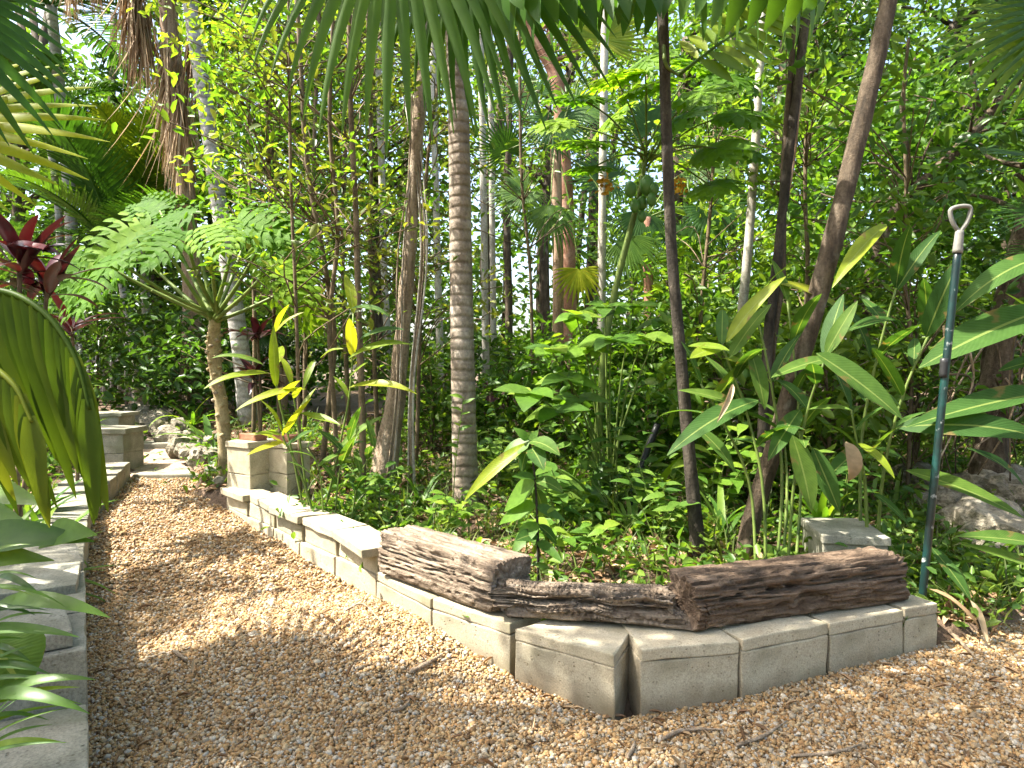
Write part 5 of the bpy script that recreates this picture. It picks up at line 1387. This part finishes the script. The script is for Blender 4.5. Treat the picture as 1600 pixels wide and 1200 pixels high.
# dark fan palms in the middle distance
def under_fan(label, px, Y, hubs, kind='fan', trunk_top=None, bark="fibre"):
    b = onbed(PX(px, Y), Y)
    tt_ = P(px, trunk_top, Y) if trunk_top else b + Vector((0, 0, .2))
    return fan_palm("understory_fan_palm", label, b, [b, (b + tt_) / 2 + Vector((.03, 0, 0)), tt_], [.07, .06, .06], bark,
        [(P(x, y, Y + dY), ax, up, s, kd or kind) for x, y, dY, ax, up, s, kd in hubs], "fan palms in the middle distance", petr=.01, sides=10, n=14)
under_fan("dark fan palm with drooping leaves behind and right of the ringed palm", 868, 7.6, [
    (790, 235, .2, (-.3, -.2, .6), (0, -.9, .2), .42, None), (868, 190, 0, (.1, -.3, -.9), (0, -1, .2), .5, None), (860, 320, -.3, (0, -.3, -1), (0, -1, .2), .62, 'fan_hang'), (905, 420, -.2, (.05, -.2, -1), (0, -1, .1), .42, 'fan_yellow'),
    (900, 170, .3, (.5, .1, .3), (0, -.8, .5), .55, None), (830, 150, .4, (-.5, .2, .5), (0, -.8, .5), .5, None), (980, 370, -.2, (.3, -.3, -.9), (0, -1, .2), .6, 'fan_hang'), (940, 60, 0, (.1, -.1, 1), (0, -1, .1), .7, 'fan_bright'), (820, 300, .3, (-.7, -.2, -.4), (0, -.9, .4), .5, None)], trunk_top=230)
under_fan("fan palm with shaggy reddish trunk behind the tiered shrub", 1010, 8.4, [
    (1005, 330, 0, (-.2, -.3, -1), (0, -1, .2), .7, 'fan_hang'), (1060, 350, 0, (.3, -.3, -1), (0, -1, .2), .7, 'fan_hang'), (1085, 260, .2, (.8, -.2, .1), (0, -.8, .5), .6, None), (950, 280, .2, (-.8, -.2, .2), (0, -.8, .5), .6, None), (1020, 200, .3, (.1, 0, 1), (0, -1, .2), .6, None), (1110, 330, -.2, (.6, -.4, -.7), (0, -.9, .4), .6, None)], trunk_top=340, bark="bark_red")
under_fan("low fan palm at the right edge with dim folded leaves beyond the green pole", 1640, 4.4, [
    (1660, 330, 0, (-.9, -.2, -.15), (0, -.35, .9), .5, None), (1660, 395, -.1, (-.9, -.2, -.3), (0, -.3, .9), .45, None), (1640, 40, .1, (-.5, -.2, -.8), (-.3, -.9, .2), .75, 'fan_bright'), (1690, 20, 0, (-.2, -.2, -.9), (-.2, -.9, .2), .7, None), (1640, 250, .4, (-.9, 0, .2), (0, -.4, .9), .5, None)], trunk_top=200)
under_fan("distant fan palm with bright leaves near the path's right side", 440, 9.0, [
    (430, 470, 0, (-.7, -.2, .3), (0, -.7, .7), .5, 'fan_bright'), (470, 450, 0, (.6, -.2, .4), (0, -.7, .7), .5, None), (445, 430, .2, (0, -.1, 1), (0, -1, .1), .5, None), (420, 520, -.1, (-.6, -.3, -.5), (0, -.7, .7), .45, None), (480, 510, -.1, (.7, -.3, -.4), (0, -.7, .7), .45, 'fan_bright')], trunk_top=540)

# ================================================================== THICKET, SHRUBS, FAR TREES
def sapling(label, pix, Y, r, leafmat, size, zs, n=14, spread=.4, bark="stem_brown", per=16, group="thin saplings in the thicket"):
    pts = [onbed(PX(pix[0][0], Y), Y)] + [P(x, y, Y) for x, y in pix[1:]]
    path = catmull(pts, 40)
    cr = []
    for k in range(n):
        z = random.uniform(*zs)
        i = int(np.argmin(np.abs(path[:, 2] - z)))
        cr.append((path[i] + np.array([random.gauss(0, spread), random.gauss(0, spread), random.gauss(0, .1)]), (.15, .15, .12), 2))
    return tree("sapling", label, "sapling", pts, r, bark, cr, leafmat, size, per=per, cr=.14, branches=n * 2, group=group, sides=7, asp=.42)
for a in [
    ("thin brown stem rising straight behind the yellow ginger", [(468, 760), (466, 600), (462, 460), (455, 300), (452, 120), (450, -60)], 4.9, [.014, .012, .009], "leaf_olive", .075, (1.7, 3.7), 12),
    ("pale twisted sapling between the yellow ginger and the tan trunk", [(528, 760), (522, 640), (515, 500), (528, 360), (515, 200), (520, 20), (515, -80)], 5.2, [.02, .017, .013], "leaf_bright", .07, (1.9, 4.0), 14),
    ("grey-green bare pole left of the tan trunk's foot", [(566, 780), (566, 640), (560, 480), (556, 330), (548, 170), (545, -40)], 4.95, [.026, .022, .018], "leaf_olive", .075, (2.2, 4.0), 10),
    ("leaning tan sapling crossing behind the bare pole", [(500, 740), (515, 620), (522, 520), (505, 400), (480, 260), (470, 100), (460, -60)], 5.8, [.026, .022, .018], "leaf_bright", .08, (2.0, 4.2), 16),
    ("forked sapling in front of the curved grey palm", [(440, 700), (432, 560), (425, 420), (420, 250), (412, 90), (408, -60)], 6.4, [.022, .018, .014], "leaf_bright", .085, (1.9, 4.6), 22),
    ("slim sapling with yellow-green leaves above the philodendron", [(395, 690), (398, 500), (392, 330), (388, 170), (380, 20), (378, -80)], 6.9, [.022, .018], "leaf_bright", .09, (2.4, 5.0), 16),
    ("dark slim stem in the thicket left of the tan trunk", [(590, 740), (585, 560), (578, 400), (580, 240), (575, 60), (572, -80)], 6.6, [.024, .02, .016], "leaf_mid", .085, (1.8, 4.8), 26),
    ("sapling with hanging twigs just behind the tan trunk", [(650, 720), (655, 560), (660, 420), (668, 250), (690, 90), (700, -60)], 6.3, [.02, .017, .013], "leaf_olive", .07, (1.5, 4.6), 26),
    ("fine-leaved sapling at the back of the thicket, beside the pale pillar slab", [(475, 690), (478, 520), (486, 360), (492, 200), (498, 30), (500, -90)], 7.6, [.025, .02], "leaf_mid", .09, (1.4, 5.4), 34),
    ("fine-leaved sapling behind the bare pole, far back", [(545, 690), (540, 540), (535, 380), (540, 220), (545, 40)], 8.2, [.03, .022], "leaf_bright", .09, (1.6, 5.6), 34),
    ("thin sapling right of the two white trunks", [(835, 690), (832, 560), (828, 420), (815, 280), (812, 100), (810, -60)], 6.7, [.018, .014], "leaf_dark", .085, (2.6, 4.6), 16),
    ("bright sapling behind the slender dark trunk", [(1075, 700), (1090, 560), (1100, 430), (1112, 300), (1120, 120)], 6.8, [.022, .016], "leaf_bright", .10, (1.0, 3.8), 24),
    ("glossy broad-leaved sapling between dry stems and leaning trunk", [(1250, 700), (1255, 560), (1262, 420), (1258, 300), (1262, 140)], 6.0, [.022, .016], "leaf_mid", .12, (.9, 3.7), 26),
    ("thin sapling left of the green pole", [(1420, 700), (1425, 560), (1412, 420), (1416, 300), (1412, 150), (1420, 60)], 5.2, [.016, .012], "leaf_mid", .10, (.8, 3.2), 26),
]:
    sapling(*a)
def shrub(label, px, Y, h, w, leafmat, size, n=40, per=24, cr=.15, asp=.45, name="shrub", hang=.3):
    b = onbed(PX(px, Y), Y)
    return tree(name, label, "shrub", [b, b + Vector((.03, 0, h * .4)), b + Vector((0, .03, h * .8))], [.02, .015, .008], "stem_brown",
                [((b.x, b.y, b.z + h * .55), (w, w * .7, h * .5), n)], leafmat, size, per=per, cr=cr, branches=min(n, 30), group="shrubs around the bed", sides=6, asp=asp, hang=hang)
for a in [
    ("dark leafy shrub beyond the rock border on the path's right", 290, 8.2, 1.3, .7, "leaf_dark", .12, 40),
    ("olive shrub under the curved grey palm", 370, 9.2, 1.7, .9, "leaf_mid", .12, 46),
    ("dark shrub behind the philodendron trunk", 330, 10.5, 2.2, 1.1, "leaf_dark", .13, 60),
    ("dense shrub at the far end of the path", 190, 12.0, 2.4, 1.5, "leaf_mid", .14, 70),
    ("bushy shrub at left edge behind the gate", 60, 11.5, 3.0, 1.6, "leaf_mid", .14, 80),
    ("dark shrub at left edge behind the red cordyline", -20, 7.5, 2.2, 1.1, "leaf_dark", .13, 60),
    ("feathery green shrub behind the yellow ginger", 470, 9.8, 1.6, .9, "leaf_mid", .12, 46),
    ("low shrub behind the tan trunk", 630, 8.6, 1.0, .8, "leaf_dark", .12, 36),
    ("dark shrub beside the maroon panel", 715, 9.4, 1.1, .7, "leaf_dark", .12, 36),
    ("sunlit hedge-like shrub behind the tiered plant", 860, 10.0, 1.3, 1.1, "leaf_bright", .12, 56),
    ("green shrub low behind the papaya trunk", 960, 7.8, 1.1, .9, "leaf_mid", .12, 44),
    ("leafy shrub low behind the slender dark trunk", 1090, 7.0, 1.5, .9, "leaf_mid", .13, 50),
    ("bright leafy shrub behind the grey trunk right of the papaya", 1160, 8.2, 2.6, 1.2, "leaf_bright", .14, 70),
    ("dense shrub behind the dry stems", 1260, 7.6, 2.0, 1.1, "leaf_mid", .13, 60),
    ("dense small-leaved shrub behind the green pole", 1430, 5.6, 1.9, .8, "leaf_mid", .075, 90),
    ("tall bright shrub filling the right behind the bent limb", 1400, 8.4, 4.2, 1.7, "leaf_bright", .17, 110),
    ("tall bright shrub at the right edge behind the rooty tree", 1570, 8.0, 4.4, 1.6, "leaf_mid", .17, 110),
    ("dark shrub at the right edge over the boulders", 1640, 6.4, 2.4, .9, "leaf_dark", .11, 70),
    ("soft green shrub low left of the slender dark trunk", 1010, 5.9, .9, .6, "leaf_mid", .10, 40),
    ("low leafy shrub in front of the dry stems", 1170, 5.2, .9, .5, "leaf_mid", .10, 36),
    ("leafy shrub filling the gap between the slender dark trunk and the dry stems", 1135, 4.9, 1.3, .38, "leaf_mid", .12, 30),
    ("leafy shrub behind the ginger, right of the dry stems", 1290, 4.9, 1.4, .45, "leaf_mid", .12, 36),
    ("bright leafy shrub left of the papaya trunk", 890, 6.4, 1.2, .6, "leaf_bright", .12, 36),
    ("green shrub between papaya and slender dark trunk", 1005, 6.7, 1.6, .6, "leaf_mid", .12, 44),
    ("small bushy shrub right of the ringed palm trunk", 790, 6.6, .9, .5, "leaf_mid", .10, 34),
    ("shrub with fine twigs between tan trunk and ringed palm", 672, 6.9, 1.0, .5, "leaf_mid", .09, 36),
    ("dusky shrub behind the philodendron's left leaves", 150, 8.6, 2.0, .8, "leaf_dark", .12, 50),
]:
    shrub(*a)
# taller trees whose crowns fill the upper background
for lab, pix, Y, r, bark, cs, lm, size in [
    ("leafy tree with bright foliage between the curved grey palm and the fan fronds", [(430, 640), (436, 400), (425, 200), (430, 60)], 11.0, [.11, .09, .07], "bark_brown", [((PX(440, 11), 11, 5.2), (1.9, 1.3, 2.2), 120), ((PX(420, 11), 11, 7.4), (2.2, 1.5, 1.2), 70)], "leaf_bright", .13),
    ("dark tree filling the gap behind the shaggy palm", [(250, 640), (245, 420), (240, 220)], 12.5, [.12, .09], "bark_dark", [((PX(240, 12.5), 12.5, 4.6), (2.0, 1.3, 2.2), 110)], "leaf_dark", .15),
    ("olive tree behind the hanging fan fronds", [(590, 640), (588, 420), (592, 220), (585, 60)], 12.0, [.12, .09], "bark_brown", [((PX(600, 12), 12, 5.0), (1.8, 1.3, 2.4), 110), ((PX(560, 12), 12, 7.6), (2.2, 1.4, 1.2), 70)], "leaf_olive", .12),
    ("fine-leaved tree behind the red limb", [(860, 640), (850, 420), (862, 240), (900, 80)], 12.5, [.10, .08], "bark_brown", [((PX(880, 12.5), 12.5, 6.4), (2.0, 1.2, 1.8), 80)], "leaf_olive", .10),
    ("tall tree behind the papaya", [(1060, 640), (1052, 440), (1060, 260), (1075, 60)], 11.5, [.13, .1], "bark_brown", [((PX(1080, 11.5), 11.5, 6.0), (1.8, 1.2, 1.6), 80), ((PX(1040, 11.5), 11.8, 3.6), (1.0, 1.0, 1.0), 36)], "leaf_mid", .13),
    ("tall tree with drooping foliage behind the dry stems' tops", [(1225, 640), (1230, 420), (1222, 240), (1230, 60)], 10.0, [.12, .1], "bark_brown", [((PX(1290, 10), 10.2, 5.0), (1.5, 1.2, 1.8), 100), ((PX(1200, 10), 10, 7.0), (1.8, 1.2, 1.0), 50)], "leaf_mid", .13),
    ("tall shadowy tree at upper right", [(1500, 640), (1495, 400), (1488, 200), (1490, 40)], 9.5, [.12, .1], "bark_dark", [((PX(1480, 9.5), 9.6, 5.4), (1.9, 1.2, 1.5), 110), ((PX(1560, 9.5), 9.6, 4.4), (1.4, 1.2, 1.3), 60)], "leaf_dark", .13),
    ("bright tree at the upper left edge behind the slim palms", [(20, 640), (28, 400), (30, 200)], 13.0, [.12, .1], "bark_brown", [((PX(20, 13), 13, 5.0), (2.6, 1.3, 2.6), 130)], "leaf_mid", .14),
]:
    pts = [onbed(PX(pix[0][0], Y), Y)] + [P(x, y, Y) for x, y in pix[1:]]
    tree("canopy_tree", lab, "tree", pts, r, bark, cs, lm, size, per=30, cr=.26, branches=40, group="tall leafy trees at the back", sides=9)
# far-off wood closing the view on all sides, one mass
mb = MB()
cl = []
while len(cl) < 3100:
    x, y = rng.uniform(-26, 26), rng.uniform(13.5, 21)
    z = rng.beta(1.1, 1.4) * 11
    px = 800 + x / y * FPX; py = HZY - (z - CH) / y * FPX
    if 735 < px < 900 and 450 < py < 590 and rng.random() < .4: continue
    if 600 < px < 1000 and -100 < py < 450 and rng.random() < .0: continue
    if 1180 < px < 1260 and 220 < py < 400 and rng.random() < .8: continue
    cl.append((x, y, max(z, .7)))
while len(cl) < 4300:                       # the garden is walled in by trees on every side
    a = rng.uniform(0, 6.283); r = rng.uniform(8.5, 15)
    x, y = r * math.cos(a) * 1.15, r * math.sin(a)
    if y > 12 or (y > 0 and abs(x) < .95 * y + 2.5): continue
    cl.append((x, y, max(.5, rng.beta(1, 1.3) * 8)))
cl = np.array(cl)
C = np.repeat(cl, 26, 0) + rng.normal(0, .42, (len(cl) * 26, 3)) * [1, 1, .7]
leafcloud(mb, C, .22, .5, lvn=np.repeat(rng.uniform(0, .3, len(cl)), 26) + rng.uniform(0, .22, len(C)))
o = mb.build("treeline", "leaf_mid"); tag(o, "mass of far-off green foliage closing the view behind the garden", "foliage", kind="stuff")
mb = MB()
for k in range(40):
    x, y = rng.uniform(-16, 16), rng.uniform(13.5, 20)
    tube(mb, catmull([(x, y, .5), (x + rng.normal(0, .2), y, 4), (x + rng.normal(0, .5), y, 9)], 6), [.12, .08], 6)
o = mb.build("treeline_trunks", "bark_brown"); tag(o, "dim trunks standing within the far-off foliage", "trunks", kind="stuff")

# unseen trees added to shade the foreground, crowns placed where shadows should fall
for lab, b, cs, lm, n in [
    ("unseen broad tree added off the left edge to shade the near path", (-4.6, 2.3), [((-4.0, 1.80, 4.45), (.75, .45, .35), 36), ((-1.5, 1.95, 4.45), (1.2, .55, .35), 90)], "leaf_mid", 0),
    ("shade tree standing off the left edge beside the bed wall", (-5.6, 3.2), [((-4.65, 3.2, 4.2), (.45, .5, .4), 9)], "leaf_mid", 0),
    ("unseen large tree added behind the viewer to keep sky light off the near gravel", (2.6, -1.6), [((.4, .5, 5.0), (2.6, 1.5, .5), 130)], "leaf_mid", 0),
]:
    q = onbed(*b)
    c = Vector(cs[0][0])
    tree("added_shade_tree", lab, "tree", [q, q + Vector((.1, 0, 1.6)), q + Vector((.3, .1, 3.2)), (q + c) / 2 + Vector((0, 0, 2.0))], [.14, .12, .09, .05], "bark_brown", cs, lm, .12, per=26, cr=.22, branches=40, group="unseen trees added for shade")

feather_palm("shade_palm", "feathery palm off the left edge whose fronds stripe the path with shade", [onbed(-4.3, 2.5), Vector((-4.2, 2.5, 1.8)), Vector((-4.0, 2.55, 3.5))], [.09, .08, .06], "palm_bark_grey",
    [(a, e, L, 'feather') for a, e, L in [(-30, 30, 1.5), (-70, 30, 1.5), (-110, 30, 1.5), (170, 30, 1.5), (215, 40, 1.5), (120, 45, 1.3)]])

# ================================================================== GROUND COVER
def bedpts(n, ymin, ymax, xm=.85, dr=.30):
    y = ymin + (ymax - ymin) * rng.uniform(0, 1, n * 4) ** 1.3; x = rng.uniform(-1, 1, n * 4) * (xm * y + .6)
    k = ~inside(PATH, x, y) & ~inside(FARPATH, x, y)
    # keep clear of the walls
    for w in (RW, LW):
        for (ax_, ay_), (bx_, by_) in zip(w[:-1], w[1:]):
            L2 = (bx_ - ax_) ** 2 + (by_ - ay_) ** 2
            t = np.clip(((x - ax_) * (bx_ - ax_) + (y - ay_) * (by_ - ay_)) / L2, 0, 1)
            d = np.hypot(x - ax_ - t * (bx_ - ax_), y - ay_ - t * (by_ - ay_))
            k &= d > (dr if w is RW else .42)
    return x[k][:n], y[k][:n]
# leaf litter
x, y = bedpts(15000, 2.5, 9, dr=.21)
mb = MB(); n = len(x)
C = np.stack([x, y, bedz(x, y) + rng.uniform(.002, .03, n)], 1)
leafcloud(mb, C, .075, .42, upb=2.2, hang=0)
o = mb.build("leaf_litter", "litter"); tag(o, "dry brown fallen leaves littering the bed", "litter", kind="stuff")
# creeping small-leaved weeds in patches
x, y = bedpts(760, 3.0, 8.5)
dens = np.sin(x * 1.7 + 1) * np.sin(y * 1.3 + .5) + rng.normal(0, .5, len(x))
k = dens > -.45
x, y = x[k], y[k]
C = np.repeat(np.stack([x, y, bedz(x, y)], 1), 44, 0); n = len(C)
C = C + np.stack([rng.normal(0, .14, n), rng.normal(0, .14, n), np.abs(rng.normal(.03, .075, n))], 1)
mb = MB(); leafcloud(mb, C, .068, .45, hang=0)
o = mb.build("ground_cover", "leaf_mid"); tag(o, "low creeping green weeds covering the bed", "weeds", kind="stuff")
# grass
x, y = bedpts(620, 2.9, 8.5)
mb = MB()
for xi, yi in zip(x, y):
    zi = float(bedz(xi, yi))
    for j in range(9):
        V, Fq, uv = blade(random.uniform(.14, .34), .010, 4, random.uniform(.5, 1.9), .3, 'strap')
        a = random.uniform(0, 6.28); e = R(random.uniform(45, 88))
        d = (math.cos(a) * math.cos(e), math.sin(a) * math.cos(e), math.sin(e))
        mb.add(V @ npb(d, (-d[0], -d[1], .5)).T + np.array([xi + random.gauss(0, .05), yi + random.gauss(0, .05), zi]), Fq, random.uniform(0, .5))
o = mb.build("grass", "leaf_olive"); tag(o, "thin blades of grass among the weeds", "grass", kind="stuff")
# litter of needles, chips and fallen leaves on the gravel
x, y = scatter_path(900, 1.7, 5.8)
wx, wy = [], []
for (ax_, ay_), (bx_, by_) in zip(RW[:-1], RW[1:]):                 # more of it has blown against the foot of the wall
    for k in range(45):
        t = random.random(); d_ = abs(random.gauss(0, .09)) + .02
        L_ = math.hypot(bx_ - ax_, by_ - ay_)
        wx.append(ax_ + (bx_ - ax_) * t - (ay_ - by_) / L_ * -d_ * -1); wy.append(ay_ + (by_ - ay_) * t - (bx_ - ax_) / L_ * d_ * -1 * -1)
wx, wy = np.array(wx), np.array(wy); k = inside(PATH, wx, wy)
x = np.concatenate([x, wx[k]]); y = np.concatenate([y, wy[k]])
mb = MB(); n = len(x)
C = np.stack([x, y, pathz(x, y) + rng.uniform(.010, .02, n)], 1)
leafcloud(mb, C, .05, .22, upb=2.5, hang=0)
o = mb.build("fallen_leaves", "litter"); tag(o, "scattered dry leaf scraps lying on the gravel", "litter", kind="stuff")
# sticks on the gravel, each one a thing
for lab, pts, r in [
    ("curved grey stick on the gravel before the corner block", [(1035, 1165), (1070, 1150), (1130, 1150)], .009),
    ("thin forked stick on the gravel below the right blocks", [(1150, 1175), (1190, 1160), (1230, 1135)], .008),
    ("short pale stick standing out at the bottom centre of the gravel", [(980, 1195), (988, 1180), (992, 1168)], .009),
    ("dry grey twig near the bottom right on the gravel", [(1240, 1190), (1300, 1185), (1345, 1172)], .007),
    ("split grey stick beside the wall's right end", [(1475, 985), (1500, 1010), (1528, 1040)], .011),
    ("dark bark strip on the gravel beneath the sunlit block", [(640, 1060), (668, 1045), (692, 1030)], .012),
    ("slender brown twig against the wall's foot", [(540, 960), (560, 950), (575, 955), (600, 985)], .006),
    ("pale curled husk on the gravel below the sunlit timber", [(610, 1120), (630, 1115), (642, 1100)], .007),
    ("flat grey wood chip on the shaded path", [(272, 1025), (280, 1032), (290, 1040)], .012),
    ("tan dry twig beside the front block's corner", [(1255, 1055), (1285, 1040), (1330, 1020)], .005)]:
    r *= .7; q = [gpp(px, py) + Vector((0, 0, r + .012)) for px, py in pts]
    t = thing("stick", lab, "stick", q[0], "sticks on the gravel")
    stem(t, "wood", q, [r, r * 1.1, r * .5], "bark_tan" if r < .01 else "fence_wood", 6, 14, .2)
